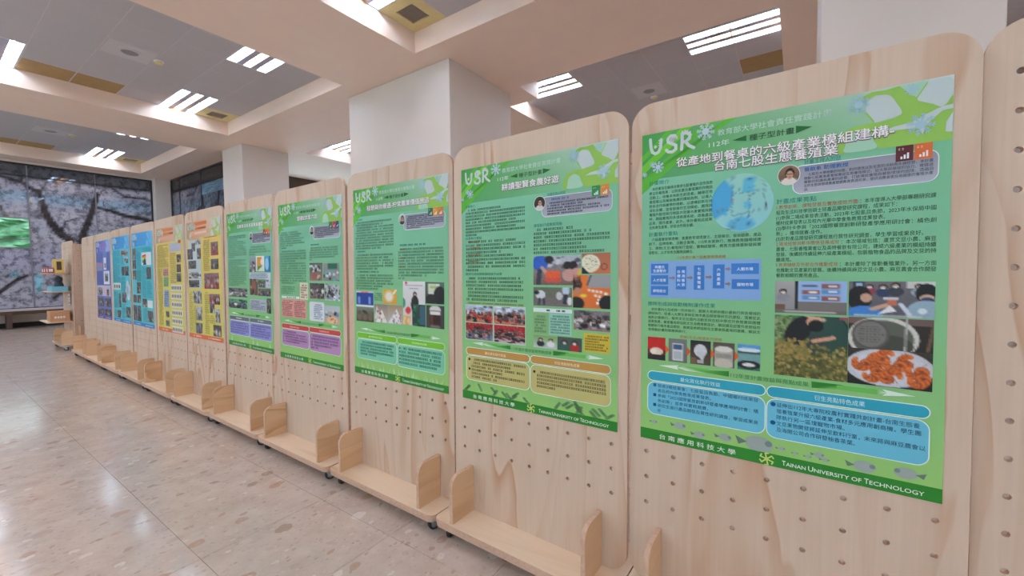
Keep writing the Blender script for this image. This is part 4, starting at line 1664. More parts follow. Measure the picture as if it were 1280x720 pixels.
for k, s in enumerate(['七股在大學推動的地理，對的環境以及生態的深耕與永續經營，本計畫', '推動七股農漁產業發展從生態養殖模式、從大學與場域的協力、實踐過', '餐飲的知識與產業的經營、打破傳統養殖與餐飲環境的困境、透過自', '主的生態與環境農產整體教育資源共享、提供消費者更在地健康的養殖水產', '品']):
    po.text('body_text', s, .624 if k == 0 else .611, .1925 + .0098 * k, .0078, (60, 66, 84), 5, .957 if k < 4 else None, .006)
po.text('text_heading', '計畫成果亮點', .525, .2605, .0135, TEAL, 3, .65)
RT = [('1.教學創新、課程發展及實施成效方面', '：本年度導入大學部專題研究課', .775, .966), (None, '程及生活科技學院碩士班產品開發研究課程，成果如下：', .524, .872), (None, '(1)參與二場成果發表活動，2023年七股虱目魚節，2023年水保局中國', .524, .967),
      (None, '鄉村成果發表以及校內光華中學食魚教育成果發表。', .524, .842), (None, '(2)學列卡參與「2023國際餐旅創新研發產學應用研討會：橘色創', .525, .968), (None, '新」，獲得競賽-佳作。', .525, .668),
      (None, '(3)針對產品開發研究課程進行質性研究調查，學生學習成果良好。', .525, .938), ('2.場域經營與夥伴關係發展成效', '：本次場域包括：蘆荳文旦小農、麻豆', .725, .969), (None, '農會、七股養殖業者以及英特餐飲有限公司，建結六級產業的模組持續', .526, .969),
      (None, '發展。後續將持續延伸六級產業模組，包裝植物食品的品牌及文旦的持', .526, .970), (None, '續運用。', .526, .575), ('3.資源鏈結及外部合作推動成效', '：本計畫除了推動養殖業外，另一方面', .722, .971),
      (None, '也推動文旦產業的發展，後續持續與麻豆文旦小農、麻豆農會合作開發', .527, .971), (None, '餐飲相關的實用產品。', .527, .662)]
for k, (a, b_, u0, u1) in enumerate(RT):
    v = .276 + .01445 * k
    if a:
        po.text('body_text_red', a, .525, v, .0112, RED, 3, u0 - .006, .008)
    po.text('body_text', b_, u0, v, .0112, INK, 3, u1, .008)
po.photo(.525, .475, .744, .563, ph_lecture())
po.photo(.749, .475, .970, .563, ph_sorting())
po.photo(.525, .569, .749, .737, ph_garden())
po.photo(.750, .566, .969, .650, ph_pot())
po.photo(.750, .645, .969, .737, ph_shrimp(), 3.4)
po.text('pill_lettering', '量化質化執行效益', .175, .7935, .0125, (206, 234, 240), 4.5, .335)
po.text('pill_lettering', '衍生亮點特色成果', .655, .7935, .0135, (206, 234, 240), 4.5, .80)
for k, (s, u1) in enumerate((('發表3場成果會：七股虱目魚節、中國鄉村成果發', .474), ('表及校內食魚教育成果發表。', .30), ('參與「2023國際餐旅創新研發產學應用研討會：橘', .474), ('色創新」並參與實務競賽。', .29), ('研究生進行產品開發及質性研究調查，學習成果良', .474), ('好', .092))):
    po.text('body_text', s, .078, .8225 + .0163 * k, .0112, (34, 70, 104), 5, u1, .008)
    if k % 2 == 0:
        po.rect('bullet', .058, .812 + .0163 * k, .071, .822 + .0163 * k, (24, 92, 150), 5)
for k, (s, u1) in enumerate((('延伸出112年大專院校農村實踐共創計畫-台南生態養', .942), ('殖養殖業升級六級產業-食材多元應用創商機，學生團', .945), ('隊執行另一區塊寵物市場。', .745), ('文旦果物開發將延伸至飲料行業，未來將與麻豆農會以', .957), ('及海開公司合作研發柚香茶葉。', .775))):
    po.text('body_text', s, .536, .8275 + .0175 * k, .0122, (34, 70, 104), 5, u1, .008)
    if k in (0, 3):
        po.ell('bullet', .524, .822 + .0175 * k, .009, .0062, (24, 92, 150), 5, 14)
posters.append(po)

# ---- poster with tan summary boxes -----------------------------------------------
po = green_poster([('耕讀聖賢食農好遊', .31, .68, .114)], .5, pill=(196, 146, 72), body=(196, 186, 118), motif='leaf', pic=((70, 56, 52), (206, 200, 200)), icons=((40, 138, 74), (216, 134, 52)))
for v, n, a in ((.167, '計畫簡介', .11), (.304, '計畫執行重點', .16), (.458, '團隊形成與推動機制運作成果', .31)):
    po.text('text_heading', n, .033, v, .011, TEAL, 3, a)
po.text('text_heading', '課程執行成果與亮點', .525, .2735, .012, TEAL, 3, .70)
po.text('box_heading', '計畫主持人的話', .611, .1605, .0115, (30, 130, 140), 4, .719)
po.greek('body_text', .035, .172, .47, .292, 9, INK, 3, .2)
po.greek('body_text', .035, .308, .47, .444, 9, INK, 3, .25)
for v in (.314, .342, .371, .400):
    po.greek('body_text_red', .035, v - .0065, .16, v + .0065, 1, (150, 112, 76), 3.2)
po.greek('body_text', .035, .464, .47, .570, 7, INK, 3, .9)
po.greek('body_text_red', .035, .573, .465, .583, 1, (150, 130, 70), 3)
po.greek('body_text', .525, .278, .965, .380, 7, INK, 3, .95)
po.greek('body_text', .611, .184, .957, .234, 5, (60, 66, 84), 5, .6)
po.greek('body_text', .611, .170, .74, .181, 1, (36, 104, 176), 5)
im = Img(40, 32, (150, 150, 160), (120, 92, 84)).rect(.35, 0, 1, .3, (176, 178, 190)).dots(30, .3, .05, 1, .4, .02, .06, [(120, 120, 130), (200, 200, 206), (90, 86, 92)])
im.ell(.16, .25, .17, .26, (44, 96, 196)).ell(.35, .14, .09, .13, (40, 34, 36)).line(.15, .5, .12, .95, .05, (60, 60, 76)).line(.2, .4, .3, .6, .04, (190, 150, 126))
for x in (.34, .44, .52):
    im.ell(x, .66, .07, .16, (226, 92, 50)).ell(x, .82, .08, .08, (210, 80, 60))
im.ell(.72, .34, .08, .13, (44, 34, 34)).ell(.84, .34, .08, .14, (40, 32, 34)).ell(.76, .66, .14, .2, (196, 150, 140)).ell(.90, .62, .1, .2, (204, 150, 146)).ell(.98, .6, .06, .16, (222, 180, 70))
po.photo(.523, .386, .806, .496, im.grain(.03).out())
im = Img(28, 24, (176, 104, 76), (200, 110, 70)).ell(.3, .5, .34, .42, (226, 222, 196)).dots(40, .1, .2, .55, .8, .01, .02, [(120, 110, 90)]).ring(.78, .66, .1, .14, .12, (90, 60, 50)).tri([(0, .6), (.3, 1), (0, 1)], (40, 34, 34))
po.photo(.812, .382, .962, .454, im.out())
im = Img(34, 22, (104, 112, 92), (112, 100, 96)).rect(0, .55, 1, 1, (116, 106, 104)).ell(.2, .4, .13, .22, (206, 206, 212)).ell(.1, .3, .07, .1, (36, 34, 38)).line(.18, .6, .16, .9, .03, (60, 60, 76)).line(.28, .6, .3, .9, .03, (60, 60, 76)).ell(.84, .15, .09, .25, (190, 204, 226)).line(.84, .4, .82, .8, .05, (48, 48, 64)).ell(.93, .7, .06, .2, (226, 224, 228)).ell(.68, .45, .08, .2, (196, 196, 204))
po.photo(.523, .505, .756, .576, im.grain(.03).out())
im = Img(30, 34, (228, 118, 48), (222, 112, 46)).rect(.42, 0, 1, .38, (158, 156, 158)).line(.4, .3, .5, 0, .02, (70, 70, 70)).ell(.06, .3, .2, .18, (60, 40, 36)).ell(.14, .48, .1, .1, (190, 130, 100))
for x, y in ((.42, .42), (.52, .44), (.62, .46), (.72, .47), (.58, .58), (.68, .6), (.84, .52), (.66, .7), (.64, .8)):
    im.rect(x, y, x + .07, y + .07, (244, 240, 232))
im.ell(.3, .62, .09, .05, (226, 206, 60)).ell(.1, .86, .22, .2, (34, 26, 26)).ell(.9, .82, .2, .22, (30, 24, 26))
po.photo(.762, .459, .962, .577, im.out())
po.rect('caption_label', .523, .585, .756, .600, (226, 236, 236), 3, True)
po.greek('caption_label', .56, .587, .74, .598, 1, (80, 96, 110), 4, pitch=.030)
po.photo(.767, .586, .962, .657, crowd(28, 20, (120, 112, 116), (150, 110, 110), GREY + [(230, 228, 232)], 6))
po.rect('note_box', .523, .606, .612, .684, (140, 184, 120), 3, True)
po.greek('note_text', .53, .612, .605, .680, 6, INK, 4)
po.rect('note_box', .622, .602, .754, .684, (152, 208, 190), 3, True)
po.greek('note_text', .63, .608, .748, .680, 7, INK, 4)
po.photo(.523, .690, .668, .738, person(person(Img(24, 14, (126, 168, 96), (196, 200, 206)), .32, .35, .13, (40, 44, 52), mask=(230, 230, 232)), .74, .35, .13, (226, 226, 228), mask=(210, 218, 230)).out())
po.photo(.672, .688, .812, .738, person(person(Img(24, 14, (78, 86, 80), (64, 84, 72)), .3, .4, .15, (52, 96, 84), mask=(214, 220, 226)), .7, .4, .15, (176, 44, 40), mask=(230, 226, 230)).out())
po.rect('note_box', .822, .666, .962, .733, (214, 188, 60), 3, True)
po.greek('note_text', .83, .672, .955, .728, 6, (120, 96, 40), 4)
im1 = crowd(30, 22, (176, 196, 222), (196, 120, 90), [(206, 54, 44), (190, 50, 46), (40, 40, 50)], 9, floorc=(186, 130, 96))
po.photo(.030, .588, .240, .660, im1, edge=(190, 214, 190))
po.photo(.030, .664, .240, .735, crowd(30, 22, (150, 30, 36), (150, 146, 160), MIXD + GREY, 10, ((160, 30, 36), 0, .16)), edge=(190, 214, 190))
po.photo(.250, .588, .468, .660, crowd(30, 22, (190, 206, 226), (190, 110, 84), [(200, 50, 44), (44, 40, 48), (90, 90, 110)], 10, floorc=(186, 120, 90)), edge=(190, 214, 190))
po.photo(.250, .664, .468, .735, crowd(30, 22, (168, 34, 40), (196, 190, 196), [(60, 44, 54), (150, 60, 66), (40, 38, 46)], 11, ((172, 32, 40), 0, .26)), edge=(190, 214, 190))
po.text('pill_lettering', '量化質化執行效益', .18, .7935, .0115, (246, 232, 200), 4.5, .335)
po.text('pill_lettering', '衍生亮點特色成果', .655, .7935, .0115, (246, 232, 200), 4.5, .80)
po.greek('body_text', .075, .815, .475, .905, 6, (134, 120, 78), 5, .5)
po.greek('body_text', .545, .826, .945, .895, 5, (134, 120, 78), 5, .3)
for u, v in ((.058, .824), (.058, .866), (.528, .834)):
    po.ell('bullet', u, v, .008, .0055, (70, 52, 30), 5, 10)
posters.append(po)

# ---- poster with lime summary bars -----------------------------------------------
po = green_poster([('桂憩與你鄉遇-柠常農業價值營造', .17, .83, .119)], .5, pill=(122, 196, 52), body=(126, 204, 170), motif='grass', pic=((200, 200, 200), (60, 56, 60)), icons=((36, 100, 76), (226, 150, 50), (206, 128, 52)))
po.ink = (92, 138, 110)
po.greek('text_heading', .033, .158, .12, .169, 1, TEAL, 3)
po.greek('body_text', .03, .172, .47, .325, 11, INK, 3, .7)
po.greek('text_heading', .03, .328, .15, .340, 1, TEAL, 3)
po.greek('body_text', .03, .346, .47, .434, 6, INK, 3, .6)
po.greek('text_heading', .03, .437, .31, .449, 1, TEAL, 3)
po.greek('body_text', .03, .455, .47, .540, 6, INK, 3, .6)
po.greek('body_text', .611, .172, .955, .235, 7, (60, 66, 84), 5, .4)
po.greek('text_heading', .52, .305, .80, .318, 1, TEAL, 3)
po.greek('body_text', .52, .325, .96, .482, 11, INK, 3, .15)
for v in (.332, .376, .418):
    po.greek('body_text_red', .52, v - .006, .60, v + .006, 1, (150, 112, 76), 3.2)
po.photo(.028, .548, .238, .630, Img(24, 18, (206, 200, 206), (120, 160, 200)).rect(.02, .1, .98, .85, (40, 66, 150)).rect(.1, .35, .24, .8, (120, 150, 220)).rect(.7, .35, .84, .8, (120, 150, 220)).rect(.3, .02, .7, .12, (220, 110, 110)).rect(0, .88, 1, 1, (226, 230, 236)).out())
po.photo(.028, .634, .240, .711, Img(24, 18, (130, 130, 122), (60, 66, 52)).dots(30, 0, .3, 1, .6, .04, .1, [(78, 92, 60), (52, 60, 44), (110, 100, 86)]).ell(.2, .7, .12, .2, (120, 96, 80)).ell(.5, .7, .12, .2, (120, 96, 80)).ell(.8, .7, .12, .2, (120, 96, 80)).out())
po.photo(.350, .532, .500, .607, Img(20, 18, (222, 176, 60), (222, 160, 60)).ell(.45, .5, .32, .36, (236, 226, 206)).ring(.45, .5, .28, .3, .1, (210, 190, 150)).line(.75, .3, .95, .05, .05, (236, 236, 236)).out())
po.greek('body_text', .25, .552, .34, .595, 4, INK, 3)
po.photo(.250, .612, .402, .706, Img(22, 20, (150, 130, 116), (190, 180, 176)).tri([(.1, 1), (.55, .3), (.95, 1)], (226, 222, 222)).tri([(0, .8), (.2, .1), (.5, .8)], (214, 206, 204)).dots(14, .2, .4, .8, .95, .03, .06, [(186, 70, 60), (90, 80, 80), (210, 150, 70)]).out())
po.photo(.406, .612, .560, .706, Img(22, 20, (170, 140, 110), (190, 190, 196)).tri([(0, 1), (.6, .2), (.95, .9)], (230, 226, 226)).dots(16, .2, .4, .9, .95, .03, .06, [(70, 66, 70), (186, 90, 70), (150, 150, 156)]).out())
im = Img(28, 44, (226, 222, 222), (210, 204, 204)).ell(.16, .05, .06, .035, (206, 70, 80)).rect(.1, .1, .9, .115, (150, 130, 130)).rect(.3, .16, .7, .175, (120, 110, 110)).ell(0, .5, .13, .12, (60, 150, 130)).ell(.25, .66, .12, .08, (222, 60, 60)).ell(.55, .30, .08, .06, (30, 24, 26)).ell(.55, .32, .055, .045, (216, 170, 150)).ell(.55, .52, .17, .2, (34, 32, 36)).rect(.42, .6, .68, .99, (38, 36, 40)).rect(0, .78, .36, 1, (222, 170, 110)).dots(8, 0, .8, .34, 1, .03, .06, [(232, 200, 150)])
po.photo(.567, .489, .785, .704, im.out())
po.photo(.790, .491, .962, .592, Img(22, 20, (96, 110, 96), (60, 60, 64)).rect(.15, .1, .75, .55, (210, 214, 196)).rect(.25, .18, .6, .3, (170, 190, 120)).ell(.75, .6, .3, .4, (30, 28, 32)).ell(.3, .8, .26, .25, (40, 36, 40)).out())
po.photo(.668, .600, .790, .705, Img(18, 20, (50, 84, 66), (40, 60, 60)).rect(.55, .1, .95, .9, (60, 96, 120)).dots(10, 0, 0, .5, 1, .06, .12, [(30, 110, 70), (24, 60, 44), (150, 190, 170)]).out(), 3.4)
po.photo(.797, .600, .962, .706, Img(20, 22, (60, 62, 64), (70, 66, 64)).ell(.5, .2, .3, .18, (216, 214, 212)).rect(.22, .25, .78, .9, (58, 30, 28)).rect(.26, .3, .4, .88, (96, 50, 40)).ell(.5, .9, .28, .07, (120, 110, 104)).rect(.22, .28, .78, .4, (226, 222, 218)).out())
po.text('pill_lettering', '量化質化執行效益', .18, .7935, .0105, (220, 244, 190), 4.5, .335)
po.text('pill_lettering', '衍生亮點特色成果', .655, .7935, .0105, (220, 244, 190), 4.5, .80)
po.greek('body_text', .075, .815, .475, .895, 5, (66, 134, 112), 5, .5)
po.greek('body_text', .545, .815, .945, .905, 5, (66, 134, 112), 5, .9)
for k in range(5):
    po.rect('bullet', .525, .820 + .018 * k, .537, .828 + .018 * k, (30, 100, 96), 5)
posters.append(po)

# ---- poster with red summary bars ------------------------------------------------
po = green_poster([('健康E試愛六店', .33, .65, .115)], .5, pill=(206, 70, 66), body=(186, 140, 186), motif=None, pic=((206, 220, 220), (30, 30, 34)), icons=((40, 120, 74), (196, 40, 60), (40, 60, 120)))
po.ink = (98, 148, 116)
po.greek('text_heading', .033, .158, .10, .168, 1, TEAL, 3)
po.greek('body_text', .03, .176, .47, .274, 7, INK, 3, .5)
po.greek('text_heading', .03, .276, .14, .288, 1, TEAL, 3)
po.greek('body_text', .03, .296, .47, .515, 14, INK, 3, .6)
po.greek('body_text', .03, .525, .28, .580, 4, INK, 3, .9)
po.greek('body_text', .611, .172, .955, .235, 6, (60, 66, 84), 5, .4)
po.greek('text_heading', .52, .266, .68, .278, 1, TEAL, 3)
po.greek('body_text', .52, .285, .95, .368, 6, INK, 3, .1)
po.photo(.520, .382, .715, .488, Img(22, 22, (96, 92, 92), (150, 116, 100)).rect(.1, .1, .9, .45, (110, 120, 116)).dots(18, .05, .15, .95, .5, .05, .09, [(196, 206, 214), (60, 50, 54), (206, 200, 190)]).dots(10, .2, .6, .9, .95, .04, .08, [(180, 70, 70), (60, 40, 44), (206, 170, 150)]).out())
po.photo(.728, .384, .956, .488, Img(24, 22, (150, 150, 140), (130, 130, 130)).rect(.3, .05, .85, .35, (36, 104, 84)).dots(16, 0, .35, 1, .95, .06, .11, [(206, 212, 220), (44, 50, 60), (90, 170, 180), (150, 150, 156)]).out())
po.photo(.520, .504, .738, .597, crowd(24, 20, (80, 74, 78), (120, 96, 92), GREY + [(190, 160, 150)], 7))
po.photo(.748, .505, .960, .602, crowd(24, 20, (170, 176, 180), (190, 200, 214), [(196, 206, 222), (60, 66, 80), (226, 230, 236)], 5))
po.rect('note_box', .04, .592, .35, .606, (226, 238, 232), 3, True)
po.greek('note_text', .08, .594, .32, .605, 1, (90, 110, 104), 4, pitch=.034)
po.rect('note_box', .04, .612, .46, .728, (226, 158, 150), 3, True)
po.greek('note_text', .05, .618, .24, .722, 9, (150, 80, 80), 4)
po.greek('note_text', .26, .618, .45, .722, 9, (150, 80, 80), 4)
po.rect('note_box', .36, .503, .49, .608, (226, 210, 190), 3.4, True)
po.greek('note_text', .37, .512, .48, .60, 6, (130, 90, 80), 4)
po.round('note_box', .51, .616, .735, .733, .02, (222, 224, 232), 3, True)
po.greek('note_text', .58, .628, .72, .722, 8, (120, 130, 160), 4)
po.photo(.742, .632, .955, .736, Img(22, 22, (150, 160, 166), (206, 176, 150)).rect(0, 0, 1, .35, (186, 194, 200)).dots(10, .02, .3, .98, .6, .06, .1, [(44, 44, 52), (90, 130, 190), (206, 206, 212)]).ell(.5, .8, .34, .2, (226, 190, 150)).dots(8, .3, .7, .7, .9, .03, .06, [(206, 90, 70), (230, 210, 150)]).out())
po.text('pill_lettering', '量化質化執行效益', .18, .7935, .0105, (250, 214, 210), 4.5, .335)
po.text('pill_lettering', '衍生亮點特色成果', .655, .7935, .0105, (250, 214, 210), 4.5, .80)
po.greek('body_text', .06, .815, .475, .895, 5, (124, 84, 132), 5, .7)
po.greek('body_text', .53, .815, .945, .905, 5, (124, 84, 132), 5, .3)
posters.append(po)

# ---- poster with violet summary boxes --------------------------------------------
po = green_poster([], .5, pill=(108, 112, 124), body=(150, 150, 214), motif='tower', pic=((196, 214, 206), (36, 36, 40)), icons=((150, 60, 40), (222, 96, 50), (226, 120, 70)))
po.ink = (102, 152, 120)
po.greek('title_lettering', .18, .090, .84, .120, 1, (240, 232, 236), 5, 1, .052, .8)
po.greek('body_text', .03, .165, .46, .335, 12, INK, 3, .4)
po.greek('body_text', .03, .345, .45, .548, 14, INK, 3, .6)
po.greek('body_text', .60, .172, .955, .235, 6, (60, 66, 84), 5, .8)
po.greek('body_text', .52, .255, .96, .325, 4, INK, 3, .3)
po.photo(.520, .334, .655, .440, Img(16, 22, (160, 170, 186), (110, 100, 100)).dots(14, 0, .3, 1, 1, .08, .14, [(60, 60, 70), (196, 190, 190), (130, 110, 110)]).out())
po.photo(.660, .329, .832, .434, Img(18, 22, (236, 232, 226), (230, 226, 216)).rect(.18, .1, .7, .75, (226, 156, 60)).tri([(.18, .7), (.8, .6), (.2, .98)], (70, 150, 90)).ell(.75, .4, .2, .2, (240, 236, 228)).out())
po.photo(.840, .332, .955, .440, Img(14, 22, (96, 170, 214), (40, 120, 170)).ell(.4, .5, .3, .36, (150, 206, 236)).rect(.7, 0, 1, 1, (34, 110, 170)).out())
po.rect('note_box', .515, .446, .955, .487, (206, 214, 226), 3, True)
po.greek('note_text', .53, .450, .90, .483, 3, (90, 100, 130), 4)
po.photo(.520, .489, .690, .606, Img(16, 22, (90, 76, 72), (110, 80, 70)).ell(.5, .5, .24, .4, (150, 90, 74)).dots(10, 0, 0, 1, 1, .06, .12, [(60, 50, 50), (170, 140, 130)]).out())
po.photo(.698, .497, .850, .549, crowd(18, 14, (110, 110, 104), (90, 96, 90), GREY, 4))
po.photo(.855, .487, .955, .549, Img(14, 14, (206, 210, 222), (190, 196, 206)).dots(8, .1, .1, .9, .9, .06, .12, [(70, 80, 100), (120, 120, 130)]).out())
po.photo(.700, .556, .955, .608, crowd(24, 14, (120, 110, 104), (110, 96, 92), GREY + MIXD, 6))
po.photo(.020, .560, .462, .628, crowd(36, 18, (120, 120, 124), (110, 100, 100), GREY + [(190, 196, 206)], 8))
po.photo(.015, .645, .455, .713, crowd(36, 18, (96, 150, 130), (96, 110, 120), MIXD, 6))
po.rect('note_box', .52, .635, .85, .716, (186, 190, 206), 3, True)
po.greek('note_text', .53, .642, .84, .710, 6, (96, 100, 130), 4)
po.photo(.870, .622, .952, .726, crowd(12, 20, (130, 120, 130), (150, 140, 150), GREY, 2))
po.greek('pill_lettering', .17, .780, .33, .794, 1, (220, 224, 232), 4.5)
po.greek('pill_lettering', .66, .780, .82, .794, 1, (220, 224, 232), 4.5)
po.greek('body_text', .05, .815, .475, .905, 5, (104, 100, 166), 5, .9)
po.greek('body_text', .53, .815, .945, .905, 5, (104, 100, 166), 5, .9)
posters.append(po)


# ---- yellow, turquoise and violet posters ----------------------------------------
def tinted_poster(bgt, bgb, h0, h1, foot, lime, petal, logo_bg=None):
    po = Poster()
    po.grad('background', 0, .13, 1, .97, [(0, bgt, bgt), (1, bgb, bgb)], 0)
    po.grad('header_band', 0, 0, 1, .143, [(0, h0, h1), (1, h0, h1)], 1, nu=4)
    header_art(po, lime, petal, petal, petal)
    if logo_bg:
        po.rect('header_artwork', .01, .01, .22, .08, logo_bg, 2)
        po.rect('header_artwork', .01, .085, .10, .14, logo_bg, 2)
        for u in (.25, .12):
            po.flake('header_artwork', u, .05 if u > .2 else .12, .04, 3, (206, 214, 206))
    logo(po, (214, 212, 206))
    po.rect('footer_band', 0, .963, 1, 1, foot, 2)
    po.greek('school_name', .09, .974, .40, .990, 1, (240, 236, 226), 3, pitch=.034)
    po.part('school_name').stuff = True
    po.greek('english_name', .56, .974, .95, .990, 1, (240, 236, 226), 3)
    return po


def snap(po, u0, v0, u1, v1, tone='grey', edge=None):
    w, h = max(8, int((u1 - u0) * 60)), max(8, int((v1 - v0) * 90))
    pal = {'grey': ((110, 108, 112), (90, 88, 92), GREY), 'red': ((150, 120, 126), (170, 60, 62), [(206, 70, 76), (60, 60, 80), (226, 214, 214)]), 'mix': ((120, 130, 140), (100, 96, 100), MIXD),
           'pale': ((190, 194, 200), (150, 150, 156), GREY + [(226, 226, 230)])}[tone]
    po.photo(u0, v0, u1, v1, crowd(w, h, pal[0], pal[1], pal[2], max(2, int((u1 - u0) * 14))), edge=edge)


YEL, YEL2 = (232, 200, 108), (214, 206, 102)
po = tinted_poster(YEL, YEL2, (222, 140, 96), (214, 208, 190), (224, 112, 64), (188, 206, 110), (206, 208, 206), (168, 160, 130))
for v0, v1, u0, u1 in ((.012, .040, .26, .62), (.055, .075, .24, .60), (.088, .118, .12, .70)):
    po.rect('header_artwork', u0, v0, u1, v1, (230, 120, 60) if u0 > .2 else (232, 168, 140), 2)
po.greek('title_lettering', .15, .092, .66, .114, 1, (246, 226, 214), 5, 1, .05, .8)
po.greek('header_lettering', .34, .060, .58, .072, 1, (170, 80, 40), 4)
po.rect('collage_panel', .05, .154, .43, .57, (196, 204, 208), 2)
for a in ((.26, .159, .44, .201, 'pale'), (.15, .183, .26, .255, 'grey'), (.01, .231, .18, .321, 'grey'), (.31, .232, .43, .323, 'grey'), (.03, .334, .28, .404, 'grey'), (.04, .431, .42, .488, 'pale'), (.03, .501, .36, .564, 'grey'),
          (.72, .197, .92, .304, 'red'), (.71, .333, .92, .416, 'grey'), (.51, .445, .92, .574, 'red'), (.16, .593, .42, .702, 'pale'), (.24, .724, .42, .846, 'pale'), (.22, .867, .42, .959, 'mix'), (.64, .615, .93, .700, 'red'),
          (.65, .697, .78, .772, 'grey'), (.80, .737, .93, .844, 'pale'), (.73, .865, .95, .958, 'grey')):
    snap(po, *a)
po.greek('text_heading_red', .04, .146, .38, .156, 1, (214, 96, 50), 3)
po.greek('text_heading_red', .50, .146, .90, .158, 1, (214, 96, 50), 3)
for a in ((.50, .17, .69, .43, 16), (.03, .60, .15, .95, 20), (.17, .72, .23, .95, 14), (.50, .60, .63, .95, 20), (.64, .79, .79, .86, 4)):
    po.greek('body_text', *a, (178, 156, 84), 3)
posters.append(po)

po = tinted_poster(YEL, YEL2, (214, 140, 100), (206, 200, 180), (224, 112, 64), (196, 206, 130), (206, 206, 200), (170, 160, 130))
for v0, v1, u0, u1 in ((.014, .040, .26, .66), (.052, .076, .24, .66), (.088, .118, .12, .78)):
    po.rect('header_artwork', u0, v0, u1, v1, (226, 130, 76) if u0 > .2 else (228, 168, 140), 2)
po.greek('header_lettering', .50, .056, .66, .072, 1, (150, 90, 50), 4)
po.rect('director_box', .52, .160, .93, .240, (178, 180, 196), 3)
po.rect('goal_icon', .84, .140, .93, .168, (206, 60, 44), 4)
for a in ((.77, .269, .92, .340, 'grey'), (.76, .358, .91, .430, 'grey'), (.75, .440, .91, .517, 'mix'), (.31, .801, .44, .858, 'grey'), (.30, .889, .44, .945, 'grey')):
    snap(po, *a)
po.rect('note_box', .24, .389, .45, .464, (226, 150, 140), 3, True)
po.rect('note_box', .25, .470, .45, .565, (150, 196, 120), 3, True)
po.rect('note_box', .25, .597, .45, .762, (150, 176, 214), 3, True)
for a in ((.25, .40, .44, .46, 3), (.26, .48, .44, .56, 4), (.26, .61, .44, .755, 7)):
    po.greek('note_text', *a, (110, 110, 120), 4)
for k in range(6):
    v = .545 + .0775 * k
    po.rect('photo_strip', .54, v, .93, v + .058, (224, 220, 206), 3, True)
    for q in range(6):
        po.ell('photo_strip', .575 + .06 * q, v + .030, .018, .018, [(70, 76, 96), (90, 70, 60), (54, 54, 66)][(q + k) % 3], 4, 10)
for a in ((.03, .16, .47, .38, 14), (.03, .39, .22, .94, 30), (.52, .25, .74, .53, 16)):
    po.greek('body_text', *a, (178, 156, 84), 3)
posters.append(po)

TUR, TUR2 = (78, 192, 214), (96, 198, 206)
for which in range(2):
    po = tinted_poster(TUR, TUR2, (46, 136, 206), (86, 170, 226), (40, 140, 214), (90, 176, 230), (120, 190, 232), (100, 170, 220))
    for v0, v1 in ((.03, .05), (.07, .09), (.10, .125)):
        po.rect('header_artwork', .25, v0, .72, v1, (70, 150, 222), 2)
    if which == 0:
        for a in ((.04, .161, .20, .278, 'grey'), (.03, .285, .21, .385, 'grey'), (.03, .402, .21, .502, 'grey'), (.70, .371, .91, .493, 'grey'), (.22, .528, .42, .652, 'grey'), (.03, .667, .20, .754, 'mix'), (.23, .667, .41, .754, 'grey'), (.02, .781, .20, .952, 'grey'), (.22, .781, .40, .952, 'mix'), (.48, .700, .70, .790, 'grey'), (.71, .822, .95, .940, 'grey')):
            snap(po, *a)
        po.rect('rainbow_picture', .49, .217, .93, .348, (230, 230, 232), 3)
        for k, c in enumerate(((206, 60, 60), (226, 150, 50), (222, 206, 70), (80, 170, 80), (60, 110, 190))):
            po.poly('rainbow_picture', [(.52, .245 + .016 * k), (.70, .235 + .016 * k), (.70, .251 + .016 * k), (.52, .261 + .016 * k)], c, 4)
        po.poly('rainbow_picture', [(.56, .345), (.64, .262), (.72, .345)], (60, 60, 70), 5)
        po.rect('white_note', .72, .715, .94, .790, (226, 230, 230), 3)
        po.rect('tint_panel', .22, .40, .45, .52, (60, 168, 170), 2.5)
        tx = ((.23, .16, .46, .52, 20), (.49, .16, .93, .21, 3), (.49, .36, .68, .69, 18), (.50, .80, .69, .95, 8), (.72, .51, .93, .69, 10))
    else:
        for a in ((.50, .160, .90, .235, 'pale'), (.71, .248, .91, .312, 'pale'), (.53, .351, .70, .456, 'grey'), (.72, .351, .93, .456, 'grey'), (.52, .650, .76, .765, 'mix'), (.32, .663, .45, .829, 'grey'), (.22, .864, .43, .953, 'grey'), (.73, .811, .96, .932, 'grey')):
            snap(po, *a)
        po.rect('vessel_picture', .02, .543, .45, .623, (206, 214, 214), 3)
        for u in (.08, .21, .34):
            po.ell('vessel_picture', u + .03, .583, .04, .024, (110, 90, 80), 4, 10)
        for u, v, r in ((.84, .56, .07), (.90, .60, .07), (.80, .63, .06), (.88, .68, .08), (.84, .62, .08)):
            po.ell('cloud_picture', u, v, r, r * .7, (214, 228, 236), 3, 14)
        tx = ((.03, .16, .46, .53, 22), (.50, .24, .68, .34, 6), (.03, .64, .30, .84, 12), (.03, .86, .20, .95, 6), (.50, .47, .73, .64, 10), (.48, .78, .71, .95, 10))
    for a in tx:
        po.greek('body_text', *a, (62, 156, 176), 2.8)
    posters.append(po)

